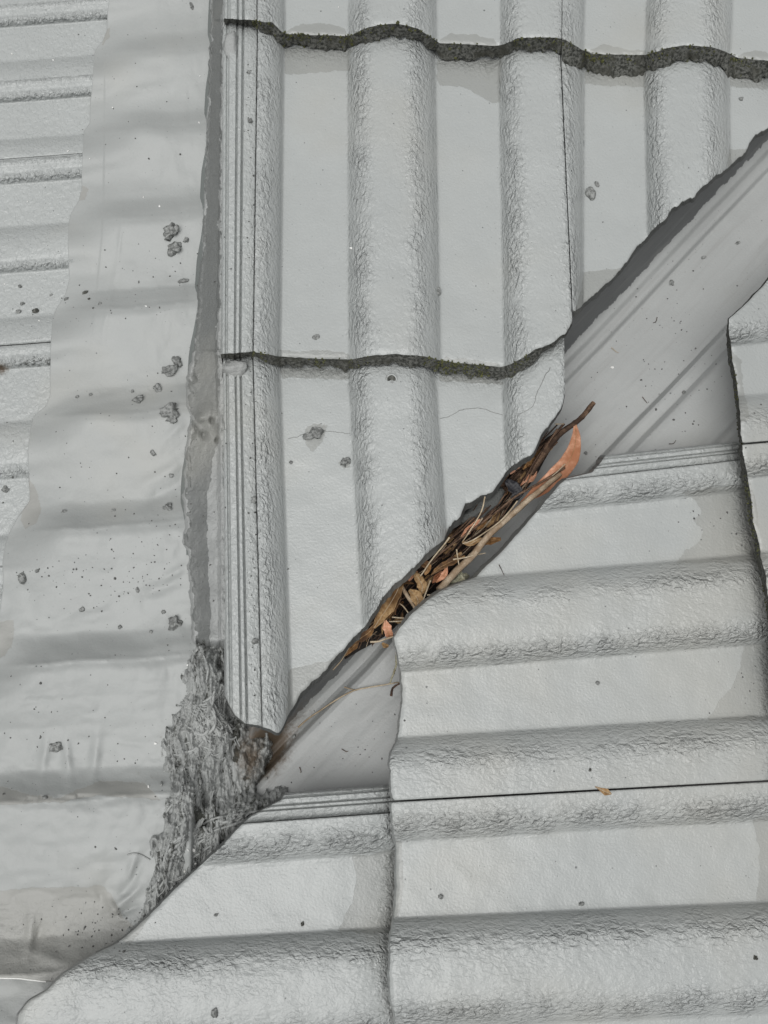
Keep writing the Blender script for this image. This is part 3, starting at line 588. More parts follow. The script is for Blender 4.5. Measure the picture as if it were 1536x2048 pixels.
# ------------------------------------------------------------------ valley tray
cd = np.array([0.688, -0.725]); cn = np.array([0.725, 0.688])
PT = np.array([(1100, -5), (1215, -14), (1250, -20), (1268, -28), (1302, -68), (1310, -71), (1318, -71.5), (1326, -68.5), (1338, -68), (1343, -69), (1350, -77), (1358, -77.5), (1420, -74), (1488, -69), (1499, -68), (1507, -54), (1514, -52.5), (1531, -52), (1541, -43), (1552, -41), (1605, -38), (1640, -36), (1652, -24), (1660, -22), (1760, -20)], float)
PB = np.array([(1100, -14), (1300, -28), (1360, -36), (1388, -44), (1425, -72), (1438, -74), (1446, -70), (1454, -59), (1463, -57), (1480, -57.5), (1520, -54), (1580, -48), (1640, -42), (1700, -38), (1760, -34)], float)
tg = np.arange(-1120, 1260, 6.0); wg = np.unique(np.concatenate([np.arange(1110, 1745, 4.0), np.arange(1425, 1475, 2.0), np.arange(1318, 1360, 2.0), np.arange(1495, 1545, 2.0)]))
TG, WG = np.meshgrid(tg, wg, indexing='ij')
def tray_z(u, v):
    t = u*cd[0]+v*cd[1]; w = u*cn[0]+v*cn[1]
    k = smooth(t, -330, -60)
    wob = 5*fbm(t/160, t*0+2, 91, 2)
    zt = np.interp(w+wob*.5, PT[:, 0], PT[:, 1]); zb = np.interp(w+wob*(1.2+0*t), PB[:, 0], PB[:, 1])
    dip = -0.006*smooth(-t, 760, 900)
    return gz(v)+(zt*k+zb*(1-k))/1000.0+0.0008*fbm(u/70, v/70, 92, 3)+0.0006*fbm(t/60, w/14, 93, 2)+dip
UT = TG*cd[0]+WG*cn[0]; VT = TG*cd[1]+WG*cn[1]
ZT = tray_z(UT, VT)-0.10*smooth(495-0.25*(VT-1500)-UT, 0, 70)*smooth(-TG, 420, 600)
rustT = 0.95*np.exp(-((UT-520)/60)**2-((VT-1505)/60)**2)+0.52*np.exp(-((WG-1418)/34)**2)*smooth(-TG, 380, 700)+0.14*np.exp(-((WG-1420)/40)**2)*(TG > -300)
dirtT = 0.13*np.exp(-((WG-1450)/40)**2)*smooth(TG, -100, 200)+0.12*np.exp(-((WG-1545)/20)**2)+0.2*np.exp(-((WG-1355)/10)**2)*smooth(TG, -200, 0)+.15*np.exp(-((UT-1480)/26)**2-((VT-830)/90)**2)
kT = smooth(TG, -330, -60); shadeT = (1306*kT+1416*(1-kT))-WG+4*fbm(TG/25, WG*0+1, 94, 3)  # shade under the cut tiles, deepened in colour along the tray wall
tr = grid('valley_tray', UT, VT, ZT, M_TRAY, None, dict(patch=shadeT, dirt=dirtT, tex=0.10+0.5*np.exp(-((WG-1545)/10)**2)+0.3*np.exp(-((WG-1353)/6)**2), rust=rustT))
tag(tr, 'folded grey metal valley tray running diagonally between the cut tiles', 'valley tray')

# ------------------------------------------------------------------ hairy putty heap at the foot of the valley
heap = [(388, 1285), (404, 1268), (425, 1290), (448, 1330), (448, 1400), (475, 1450), (500, 1470), (515, 1480), (520, 1530), (490, 1585), (530, 1600), (560, 1592), (500, 1650), (460, 1690), (400, 1745), (340, 1810), (240, 1900), (262, 1850), (290, 1790), (302, 1730), (300, 1680), (325, 1640), (332, 1590), (334, 1540), (314, 1492), (338, 1440), (360, 1390), (368, 1330)]
uh = np.arange(225, 600, 2.2); vh = np.arange(1235, 1925, 2.2); UH, VH = np.meshgrid(uh, vh, indexing='ij')
sdh = sdpoly(UH, VH, heap)+22*fbm(UH/20, VH/30, 101, 4, .65)
wH = UH*cn[0]+VH*cn[1]; tH = UH*cd[0]+VH*cd[1]
zA = sheet_z(UH, VH, 0.0); zB = tray_z(UH, VH)
kx = smooth(UH-(470-(VH-1400)*0.22), -60, 20)
under = zA*(1-kx)+zB*kx; under = np.where(kx > .02, np.maximum(under, np.minimum(zB, under+.02)), under)
under = np.maximum(under, gz(VH)-.042+.012*smooth(VH, 1560, 1650))
mound = 0.010*smooth(sdh, -2, 40)+0.0015
warp = 18*fbm(UH/50, VH/70, 103, 3)
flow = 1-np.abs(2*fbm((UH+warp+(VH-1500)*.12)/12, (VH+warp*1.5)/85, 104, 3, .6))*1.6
flow2 = 1-np.abs(2*fbm((UH+warp*2)/7+30, (VH)/22, 108, 3, .6))*1.4
ZH = under-0.006+0.0095*smooth(sdh, -12, 10)+mound*0.8*smooth(sdh, -5, 30)+(0.0085*np.abs(flow)**1.5+0.0040*flow2**2+.011*fbm(UH/34, VH/44, 109, 3))*smooth(sdh, -4, 14)*0.8-0.002
ZH = ZH-0.05*smooth(-sdh, 8, 34)
calm = smooth(UH-(452-.10*(VH-1450)), 0, 26)*(1-smooth(VH, 1600, 1630))
ZH = ZH-calm*((0.0085*np.abs(flow)**1.5+0.0040*flow2**2)*smooth(sdh, -4, 14)*0.8-.001*fbm(UH/5, VH/5, 110, 3))
# holes
for (cu, cv, ru, rv, amp) in [(438, 1325, 9, 16, .02), (405, 1645, 14, 8, .012), (412, 1605, 8, 10, .010), (455, 1420, 14, 26, .008), (262, 1848, 8, 10, .008), (318, 1815, 16, 10, .005)]:
    ZH = ZH-amp*np.exp(-((UH-cu)/ru)**2-((VH-cv)/rv)**2)
darkH = 0.42*smooth(-flow, -.30, .05)+0.15+0.3*np.exp(-((UH-410)/25)**2-((VH-1640)/20)**2)+0.5*np.exp(-((UH-438)/10)**2-((VH-1330)/20)**2)+.25*np.exp(-((UH-470)/20)**2-((VH-1500)/40)**2)  # darker in the crevices and holes of the heap
rustH = 0.80*np.exp(-((UH-500)/38)**2-((VH-1510)/70)**2)+0.2*np.exp(-((UH-330)/30)**2-((VH-1480)/60)**2)
putty = grid('putty_heap', UH, VH, ZH, M_PUTTY, None, dict(patch=-30+0*UH, dirt=darkH, tex=.6+0*UH, rust=rustH))
tag(putty, 'stringy grey heap of fibrous putty filling the corner where all the slopes meet', 'putty')
# strands lying in the heap
def bil(u, v):
    i = np.clip((u-uh[0])/2.2, 0, len(uh)-1.01); j = np.clip((v-vh[0])/2.2, 0, len(vh)-1.01)
    return ZH[i.astype(int), j.astype(int)]
mb = MB(); rs = np.random.RandomState(5); cnt = 0; tries = 0
while cnt < 44 and tries < 4000:
    tries += 1
    u = rs.uniform(270, 540); v = rs.uniform(1270, 1880)
    if sdpoly(np.array([u]), np.array([v]), heap)[0] < 2: continue
    if u > 452-.10*(v-1450) and v < 1620: continue
    L = rs.uniform(38, 105); ang0 = math.radians(90+rs.normal(0, 20)+(24 if v > 1600 else -4)); n = 14
    curv = rs.normal(0, 0.10)*(3 if rs.rand() < .15 else 1); kinks = rs.normal(0, .12, n); m_ = rs.randint(2, 8); ok = False
    for q in range(m_):
        ang = ang0+rs.normal(0, .07); o_ = (q-m_/2)*rs.uniform(3.2, 5.5)
        pu = [u-math.sin(ang0)*o_+rs.normal(0, 5)]; pv = [v+math.cos(ang0)*o_+rs.normal(0, 9)]; Lq = L*rs.uniform(.55, 1)
        for k in range(n):
            ang += curv+kinks[k]+rs.normal(0, .03); pu.append(pu[-1]+math.cos(ang)*Lq/n); pv.append(pv[-1]+math.sin(ang)*Lq/n)
        pu_ = np.array(pu); pv_ = np.array(pv)
        if sdpoly(pu_, pv_, heap).min() < -12: continue
        zz = np.convolve(np.pad(bil(pu_, pv_), 3, 'edge'), np.ones(7)/7, 'valid')-0.0008+0.0006*math.sin(q*1.7)
        r_ = S*rs.uniform(1.2, 3.8)*np.sin(np.linspace(0.2, math.pi-.2, n+1))**.5
        v_, f_ = tube_geo(W(pu_, pv_, zz), r_, 7, cnt*9+q, .25); mb.add(v_, f_); ok = True
    cnt += ok
o = mb.build('fibre_strands', M_PUTTY, putty)
o['kind'] = 'stuff'; nv = len(o.data.vertices)
for k, a in (('patch', -30.), ('dirt', .28), ('tex', .2), ('rust', .06)):
    at = o.data.attributes.new(k, 'FLOAT', 'POINT'); at.data.foreach_set('value', np.full(nv, a, np.float32))
# a stray strand reaching onto the sheet, frayed strings at the tile cut
for pts, r, lab in ([[(255, 1710), (268, 1707), (282, 1710), (300, 1720)], 1.3, 'stray painted fibre curling from the putty heap onto the sheet'],
                    [[(405, 1650), (420, 1640), (450, 1632), (480, 1628), (520, 1622)], 2.6, 'upper painted string running from the putty heap to the ribbed tile'],
                    [[(408, 1655), (418, 1668), (432, 1660), (470, 1648), (505, 1634)], 3.0, 'lower looped painted string running from the putty heap to the ribbed tile']):
    P = spline(pts, 24); z = np.array([max(sheet_z(x, y), bil(np.array(x), np.array(y))) for x, y in P])+0.001
    v_, f_ = tube_geo(W(P[:, 0], P[:, 1], z), r*S, 6); o = mesh_obj('painted_string', v_, f_, M_PUTTY, None, v_.mean(0), attr0(len(v_))); tag(o, lab, 'string')

# ------------------------------------------------------------------ debris in the valley
def base_z(u, v): return tray_z(np.asarray(u, float), np.asarray(v, float))
def twig(pts, r, mat, label, h=None, cat='twig', group=None, name='twig', n=26, rough=.25, taper=(1, .6)):
    """pts (u, v, mm above the plane of the roof)"""
    P = spline(pts, n); P = P+np.stack([.5*fbm(P[:, 0]/11, P[:, 1]/11, 120, 2), .5*fbm(P[:, 0]/11+9, P[:, 1]/11, 121, 2), 0*P[:, 0]], -1)
    z = gz(P[:, 1])+P[:, 2]/1000.0
    R = r*S*np.linspace(taper[0], taper[1], n)
    v_, f_ = tube_geo(W(P[:, 0], P[:, 1], z), R, 8, int(abs(P[0, 0]*7+P[0, 1])) % 9999, rough)
    o = mesh_obj(name, v_, f_, mat, None, v_.mean(0), {'var': np.full(len(v_), rng.rand()*.3)}); tag(o, label, cat, group); return o
def leaf(pts, hw, mat, label, fold=.35, curl=0.0, group=None, thick=.0004, veins=True, name='dead_leaf', cat='leaf', n=34, wav=1.0):
    P = spline(pts, n); T = np.gradient(P[:, :2], axis=0); T /= np.linalg.norm(T, axis=1)[:, None]+1e-9; Nn = np.stack([-T[:, 1], T[:, 0]], -1)
    w = np.interp(np.linspace(0, 1, n), np.linspace(0, 1, len(hw)), hw)*(1+.38*wav*fbm(np.linspace(0, 6, n), np.full(n, pts[0][0]*.37), 133, 3))
    m = 11; A = np.linspace(-1, 1, m); U = P[:, 0:1]+Nn[:, 0:1]*w[:, None]*A; V = P[:, 1:2]+Nn[:, 1:2]*w[:, None]*A
    sd0 = int(abs(pts[0][0])) % 97
    zz = gz(V)+P[:, 2:3]/1000+fold*S*np.abs(A)[None, :]*w[:, None]+curl*S*A[None, :]*w[:, None]
    zz = zz+wav*S*3.4*fbm(U/9+sd0, V/9, 131, 3)-S*.7*np.exp(-(A/.1)**2)[None, :]
    U = U+wav*1.1*fbm(V/8, U/8+sd0, 132, 2); top = W(U, V, zz); bot = W(U, V, zz-thick)
    F = grid_faces(n, m); F2 = grid_faces(n, m, n*m)[:, ::-1]
    v_ = np.concatenate([top.reshape(-1, 3), bot.reshape(-1, 3)]); f = [tuple(q) for q in F]+[tuple(q) for q in F2]
    rim = [i*m for i in range(n)]+[(n-1)*m+j for j in range(1, m)]+[i*m+m-1 for i in range(n-2, -1, -1)]+[j for j in range(m-2, 0, -1)]
    for i in range(len(rim)):
        a, b = rim[i], rim[(i+1) % len(rim)]; f.append((a, b, b+n*m, a+n*m))
    a_, b_, d_ = v_[F[0][0]], v_[F[0][1]], v_[F[0][3]]
    if np.cross(b_-a_, d_-a_)[2] < 0: f = [q[::-1] for q in f]
    root = mesh_obj(name, v_, f, mat, None, v_.mean(0), {'var': np.full(len(v_), rng.rand()*.25)}); tag(root, label, cat, group)
    if veins:
        zc = gz(P[:, 1])+P[:, 2]/1000+0.0001
        vv_, ff_ = tube_geo(W(P[:, 0], P[:, 1], zc), .5*S, 5); mesh_obj('midrib', vv_, ff_, M_LEAFT if mat is not M_LEAFT else M_STRAW, root, None, {'var': np.zeros(len(vv_))})
    return root
# packed litter bed
ln = np.array([[690, 1318], [740, 1262], [790, 1200], [850, 1140], [900, 1095], [960, 1040], [1020, 975], [1070, 915], [1120, 862]], float)
tb = np.linspace(0, 1, 150); CL = spline(np.c_[ln, 0*ln[:, :1]], 150)
wd = np.interp(tb, [0, .06, .15, .35, .55, .7, .85, 1], [1, 12, 32, 50, 42, 32, 24, 3])
ab = np.linspace(-1, 1, 40); Tn = np.gradient(CL[:, :2], axis=0); Tn /= np.linalg.norm(Tn, axis=1)[:, None]; Nb = np.stack([-Tn[:, 1], Tn[:, 0]], -1)
UB = CL[:, 0:1]+Nb[:, 0:1]*wd[:, None]*ab; VB = CL[:, 1:2]+Nb[:, 1:2]*wd[:, None]*ab
ZBed = tray_z(UB, VB)-0.002+(0.044*np.interp(tb, [0, .2, .5, .8, 1], [.6, 1, 1, .85, .6]))[:, None]*np.clip(1-np.abs(ab)**2.5, 0, 1)[None, :]+0.006*np.abs(fbm(UB/12, VB/12, 140, 3))
o = grid('leaf_litter', UB, VB, ZBed, M_LITTER, None, {'var': 0*UB}); tag(o, 'dark rotted litter packed in the valley under the twigs and leaves', 'litter', kind='stuff')
rs = np.random.RandomState(21)
gT = 'dark twigs packed in the valley'
MATS = [M_BARK, M_BARKD, M_BARKD, M_BARK, M_STICK]
ALONG = ['at the lowest tip', 'beside the largest tan leaf', 'level with the cupped tan leaf', 'level with the straw cross', 'below the grey fragment', 'beside the grey fragment', 'level with the black scrap', 'just above the black scrap', 'left of the red leaf', 'by the red leaf tip']
def tl(t, o, L, m):
    return '%s %s twig %s, %s' % ('long' if L > 95 else 'medium' if L > 50 else 'short', {M_BARK.name: 'reddish brown', M_BARKD.name: 'blackish', M_STICK.name: 'pale'}[m.name], ALONG[min(9, int(t*10))], 'tile side' if o < -.2 else 'tray side' if o > .2 else 'mid pile')
WHERE = ['low down beside the tile cut', 'in the middle of the heap', 'on the side of the big tile']
for i in range(190):
    t = rs.uniform(0.05, .97)**.85; c = np.array([np.interp(t, tb, CL[:, 0]), np.interp(t, tb, CL[:, 1])]); wloc = np.interp(t, tb, wd)
    d = -Tn[int(t*149)]; nn = Nb[int(t*149)]
    long_ = t > .32
    off = rs.uniform(-.8, .8)*wloc*.9; L = rs.uniform(45, 150) if long_ else rs.uniform(18, 55); an = rs.normal(0, .11 if long_ else .45); dd = np.array([d[0]*math.cos(an)-d[1]*math.sin(an), d[0]*math.sin(an)+d[1]*math.cos(an)])
    c = c+nn*off; a_ = c-dd*L/2; b_ = c+dd*L/2; mid = c+nn*rs.normal(0, 4)
    a_[0] = min(a_[0], 1150); b_[0] = min(b_[0], 1150)
    if max(a_[0], b_[0]) > 1128 or min(a_[0], b_[0]) < 690: continue
    hh = [-1000*(gz(q[1])-tray_z(q[0], q[1])) for q in (a_, mid, b_)]
    zb = rs.uniform(40, 55)*(1 if t < .7 else .85)
    pts = [(a_[0], a_[1], min(hh[0]+zb+rs.normal(0, 1.5), -2)), (mid[0], mid[1], min(hh[1]+zb+1, 0)), (b_[0], b_[1], min(hh[2]+zb+rs.normal(0, 1.5), -2))]
    k = rs.rand()
    if k < .87: mt = MATS[rs.randint(5)]; twig(pts, rs.uniform(.8, 2.3 if long_ else 2.0), mt, tl(t, off/wloc, L, mt), group=gT, n=14)
    else: leaf([(x, y, z+2) for x, y, z in ([pts[0], pts[1], pts[2]] if L < 60 else [tuple(np.array(pts[1])*.6+np.array(pts[0])*.4), pts[1], tuple(np.array(pts[1])*.6+np.array(pts[2])*.4)])], [1, rs.uniform(4, 7), rs.uniform(3, 7), 1], [M_LEAFB, M_LEAFB, M_LEAFR, M_LEAFT][rs.randint(4)], 'small curled leaf piece '+ALONG[min(9, int(t*10))]+(', near the tile cut' if off < -4 else ', toward the tray' if off > 4 else ', mid pile'), group='brown leaf pieces in the valley', veins=False, n=18, fold=rs.uniform(-.6, .9), wav=1.6)
B = lambda L, h: [(x, y, z) for (x, y), z in zip(L, h if hasattr(h, '__len__') else [h]*len(L))]
twig(B([(878, 1181), (913, 1142), (948, 1108), (975, 1073), (1020, 1032), (1053, 1003), (1080, 981), (1120, 948)], [14, 10, 5, 2, -2, -6, -8, -12]), 7.4, M_STICK, 'long thick pale stick lying full length over the dead leaves', n=50, taper=(1, .75), rough=.12)
twig(B([(1187, 806), (1168, 830), (1150, 846), (1120, 868), (1092, 900), (1062, 948)], [-34, -30, -26, -24, -22, -20]), 6.5, M_BARK, 'stout brown twig sticking out onto the tray at the top of the pile', taper=(.8, 1))
twig(B([(1062, 948), (1075, 925), (1088, 905), (1094, 888)], [-18, -18, -18, -18]), 6, M_BARK, 'broken grey brown twig stub beside the big red leaf', taper=(1, .7))
leaf(B([(1149, 840), (1152, 875), (1142, 915), (1116, 948), (1078, 980), (1040, 1006)], [-26, -20, -15, -13, -14, -16]), [.5, 9, 16, 18, 13, 1], M_LEAFR, 'long curved coppery red leaf at the upper end of the pile', fold=.12, curl=.1, wav=.25)
twig(B([(1130, 935), (1090, 960), (1034, 991), (995, 1022), (940, 1063), (889, 1100), (858, 1130)], [-10, -9, -6, -4, 0, 4, 6]), 2.6, M_BARK, 'long thin reddish twig running beside the pale stick under the red leaf', n=44)
twig(B([(1115, 858), (1085, 905), (1066, 940), (1050, 975)], [-18, -16, -15, -14]), 2.2, M_BARK, 'thin red brown twig close to the tile cut above the black scrap')
twig(B([(1128, 848), (1100, 880), (1072, 918), (1048, 962)], [-22, -18, -16, -16]), 2.8, M_BARKD, 'dark twig between the red leaf and the tile cut')
gS = None
straws = [([(970, 993), (964, 1019), (950, 1046), (924, 1085)], [12, 10, 8, 6], 1.5, 'pale straw standing highest across the grey fragment'),
          ([(1035, 1002), (1014, 1028), (991, 1050), (948, 1079), (925, 1087)], [6, 6, 6, 8, 8], 1.5, 'pale straw running close above the thick pale stick'),
          ([(899, 1075), (885, 1093), (866, 1116), (856, 1130), (840, 1153)], [12, 12, 12, 12, 12], 1.7, 'greyish straw reaching up to the corner of the tile roll'),
          ([(913, 1099), (915, 1112), (918, 1130)], [13, 14, 14], 1.5, 'short upright straw of the small straw cross'),
          ([(906, 1119), (925, 1116), (946, 1111)], [14, 14, 12], 1.4, 'short level straw of the small straw cross'),
          ([(956, 1109), (971, 1106)], [-8, -10], 1.2, 'tiny straw bit on the tray right of the pale stick'),
          ([(861, 1161), (854, 1179), (846, 1202)], [14, 15, 16], 1.7, 'pale straw leaning against the curled tan leaf'),
          ([(795, 1204), (807, 1213), (817, 1226), (820, 1234)], [8, 12, 13, 13], 1.4, 'bowed pale straw over the dark gap near the tile nose'),
          ([(778, 1243), (795, 1242.5), (813, 1242)], [6, 7, 8], 1.2, 'level pale straw beneath the bowed straw'),
          ([(784, 1234), (812, 1237)], [3, 5], 1.6, 'pinkish stem above the level straw near the tile nose'),
          ([(854, 1190), (870, 1189)], [12, 13], 1.2, 'tiny pale straw poking out at the roll of the big tile'),
          ([(666, 1340), (684, 1319), (701, 1290), (706, 1280)], [-14, -10, -4, 0], 1.1, 'fine straw trailing down at the lower end of the pile'),
          ([(1170-60, 848), (1128, 848)], [-12, -14], 1.1, 'tiny bent straw at the top of the pile by the tile cut'),
          ([(1130, 928), (1118, 940), (1104, 952)], [-6, -6, -6], 1.2, 'fine straw lying on the coppery red leaf'),
          ([(596, 1455), (618, 1436), (645, 1418), (680, 1395), (712, 1380), (760, 1371), (800, 1364)], [-62, -61, -60, -57, -54, -51, -34], 1.7, 'long bent straw lying alone on the lower part of the tray'),
          ([(688, 1374), (700, 1378), (714, 1381)], [-57, -57, -57], 1.3, 'short side straw joining the long straw on the lower tray'),
          ([(740, 1284), (755, 1283), (768, 1279), (787, 1273)], [6, 6, 8, 10], 2.0, 'cream coloured strip bridging the pile at its lower end')]
for P, h, r, lab in straws: twig(B(P, h), r, M_STRAW, lab, cat='straw', name='straw', n=22, rough=.1, taper=(1, .8))
leaf(B([(804, 1160), (792, 1187), (776, 1214), (760, 1237), (748, 1256)], [10, 12, 12, 9, 6]), [6, 11, 12, 10, 2], M_LEAFT, 'tan curled leaf next to the tile cut, largest near the lower end', fold=.8)
leaf(B([(800, 1170), (793, 1195), (783, 1215), (774, 1236)], [6, 7, 7, 6]), [5, 9, 9, 4], M_LEAFB, 'orange brown folded leaf right beside the largest tan leaf', fold=.7, curl=-.3)
leaf(B([(770, 1240), (774, 1255), (778, 1268), (781, 1276)], [8, 8, 6, 3]), [3, 8, 9, 6], M_LEAFR, 'short orange leaf pointing down over the cream strip', fold=.4)
leaf(B([(748, 1250), (738, 1265), (722, 1276), (708, 1288)], [5, 3, 0, -3]), [2, 8, 8, 1], M_LEAFB, 'brown leaf hugging the tile cut at the lower end of the pile', fold=.6)
leaf(B([(718, 1278), (710, 1290), (700, 1300), (690, 1312)], [-2, -5, -9, -13]), [1, 7, 6, 1], M_LEAFB, 'narrow brown leaf at the very lowest tip of the pile', fold=.6)
leaf(B([(764, 1286), (770, 1291), (777, 1292)], [-6, -8, -10]), [2, 6, 2], M_LEAFT, 'small pale leaf tip just below the cream strip', fold=.5, veins=False)
leaf(B([(822, 1139), (836, 1155), (845, 1174), (840, 1190)], [8, 10, 12, 10]), [2, 8, 10, 4], M_LEAFT, 'tan leaf cupped beside the black gap', fold=-.5)
leaf(B([(818, 1180), (830, 1190), (836, 1202), (834, 1216)], [10, 13, 15, 16]), [3, 12, 11, 2], M_LEAFT, 'triangular pale tan leaf against the roll of the big tile', fold=.2)
leaf(B([(828, 1128), (842, 1124), (856, 1134), (850, 1150)], [8, 9, 9, 8]), [1, 8, 8, 2], M_LEAFB, 'dull brown leaf tucked below the tile cut above the cupped leaf', fold=.3)
leaf(B([(925, 1085), (940, 1088), (955, 1080), (970, 1076)], [6, 6, 3, 0]), [2, 5, 5, 1], M_LEAFT, 'golden leaf shred beneath the crossing straws', fold=.4)
leaf(B([(862, 1150), (880, 1135), (905, 1122), (930, 1112)], [9, 9, 9, 7]), [1, 7, 7, 1], M_LEAFB, 'orange brown leaf shred left of the straw cross', fold=.5)
leaf(B([(872, 1165), (888, 1150), (894, 1132)], [10, 10, 9]), [1, 7, 1], M_LEAFR, 'reddish leaf shred between the straw cross and the pale stick', fold=.5)
leaf(B([(960, 1090), (980, 1082), (1002, 1078)], [-6, -12, -14]), [2, 7, 4], M_LEAFB, 'dark curled bark shred lying right of the pale stick on the tray', fold=.7)
twig(B([(805, 1176), (815, 1192), (828, 1213), (832, 1222)], [8, 12, 13, 13]), 4.2, M_STICK, 'stubby grey stick between the two tan leaves near the tile nose')
twig(B([(880, 1175), (905, 1150), (925, 1128), (945, 1112)], [6, 6, 5, 3]), 3.2, M_BARK, 'reddish twig tucked beneath the thick pale stick')
lump('lichen_clump', M_LICHEN, 918, 1158, gz(1158)-.004, 16, 10, .006, 'pale crusty lichen clump where the pale stick meets the big tile', 'lichen', seed=3, amp=.6)
lump('lichen_clump', M_LICHEN, 892, 1172, gz(1172)+.001, 9, 7, .004, 'small cream lichen crumb at the foot of the pale stick', 'lichen', seed=8, amp=.6)
leaf(B([(1012, 960), (1025, 972), (1035, 985), (1022, 998)], [-9, -9, -10, -12]), [4, 12, 11, 3], M_SCRAP, 'shiny black plastic scrap tucked below the tile cut', fold=.2, veins=False, name='plastic_scrap', cat='scrap')
o = lump('mortar_fragment', M_CUT, 955, 1022, gz(1020)-.030, 62, 22, .012, 'grey rough fragment showing through below the wavy tile cut', 'mortar', seed=6, amp=.32, ang=math.radians(42))
twig(B([(794, 1300), (793, 1325), (788, 1345), (780, 1366)], [-6, -10, -14, -20]), 2.6, M_LICHEN, 'short lichen covered twig hanging beside the nose of the big tile', rough=.9)
twig(B([(782, 1392), (786, 1376), (802, 1365)], [-24, -22, -12]), 2.8, M_BARKD, 'dark red forked twig end under the nose of the big tile')
bits = [(1230, 700, 9, .6, 'tiny pale stalk lying on the tray floor right of the white fleck'), (1310, 640, 7, 2.2, 'tiny brown stalk in the middle of the tray floor'), (1290, 800, 8, .9, 'tiny dark stalk along the lower fold of the tray'), (1345, 884, 8, -.5, 'hooked dark hair lying on the tray just above the ribbed tile'),
        (690, 1500, 7, .3, 'tiny brown stalk on the lower tray left of the tile nose'), (600, 1540, 6, 1.4, 'brown grain stalk above the bottom left ribbed tile'), (1003, 1140, 12, 1.1, 'curved dark hair on the big tile just above its roll')]
for u, v, L, an, lab in bits:
    on_tile = 'big tile' in lab; zz = (gz(v)+.02 if on_tile else tray_z(u, v)+.0012)-gz(v); q = 1000*zz
    dx, dy = math.cos(an)*L, math.sin(an)*L
    twig([(u-dx, v-dy, q+(v-dy-v)*0), (u+2, v+3, q+.3), (u+dx, v+dy, q)], .8, M_BARKD if 'dark' in lab else M_BARK if 'brown' in lab else M_STRAW, lab, n=10)
# little leaf on the right tile
zt = lambda v: gz(v)*1000
leaf(B([(1190, 1573), (1200, 1578), (1212, 1584), (1223, 1588)], [83, 84, 84, 83]), [1, 3, 8, 1], M_LEAFT, 'single small tan leaf lying on the joint of the two big right tiles', fold=.2, wav=.4)

# ------------------------------------------------------------------ crumbs on the sheet and the tiles
from mathutils.bvhtree import BVHTree
_dg = bpy.context.evaluated_depsgraph_get(); bpy.context.view_layer.update()
TREES = []
for o in list(sc.objects):
    if o.type == 'MESH' and o.name.split('.')[0] in ('tile_body', 'side_lock', 'flashing_sheet', 'valley_tray', 'mortar_bedding', 'putty_heap', 'lower_flashing'):
        n = len(o.data.vertices); co = np.empty(n*3); o.data.vertices.foreach_get('co', co); co = co.reshape(-1, 3)
        off = np.array(o.parent.location) if o.parent else np.array(o.location)
        TREES.append(BVHTree.FromPolygons((co+off).tolist(), [tuple(p.vertices) for p in o.data.polygons]))
def surf(u, v):
    c = Vector((0, 0, D)); d = (Vector(W(u, v, 0.0).tolist())-c).normalized(); best = None
    for t in TREES:
        h = t.ray_cast(c, d)
        if h[0] is not None and (best is None or h[3] < best[3]): best = h
    return best[0].z if best else 0.0
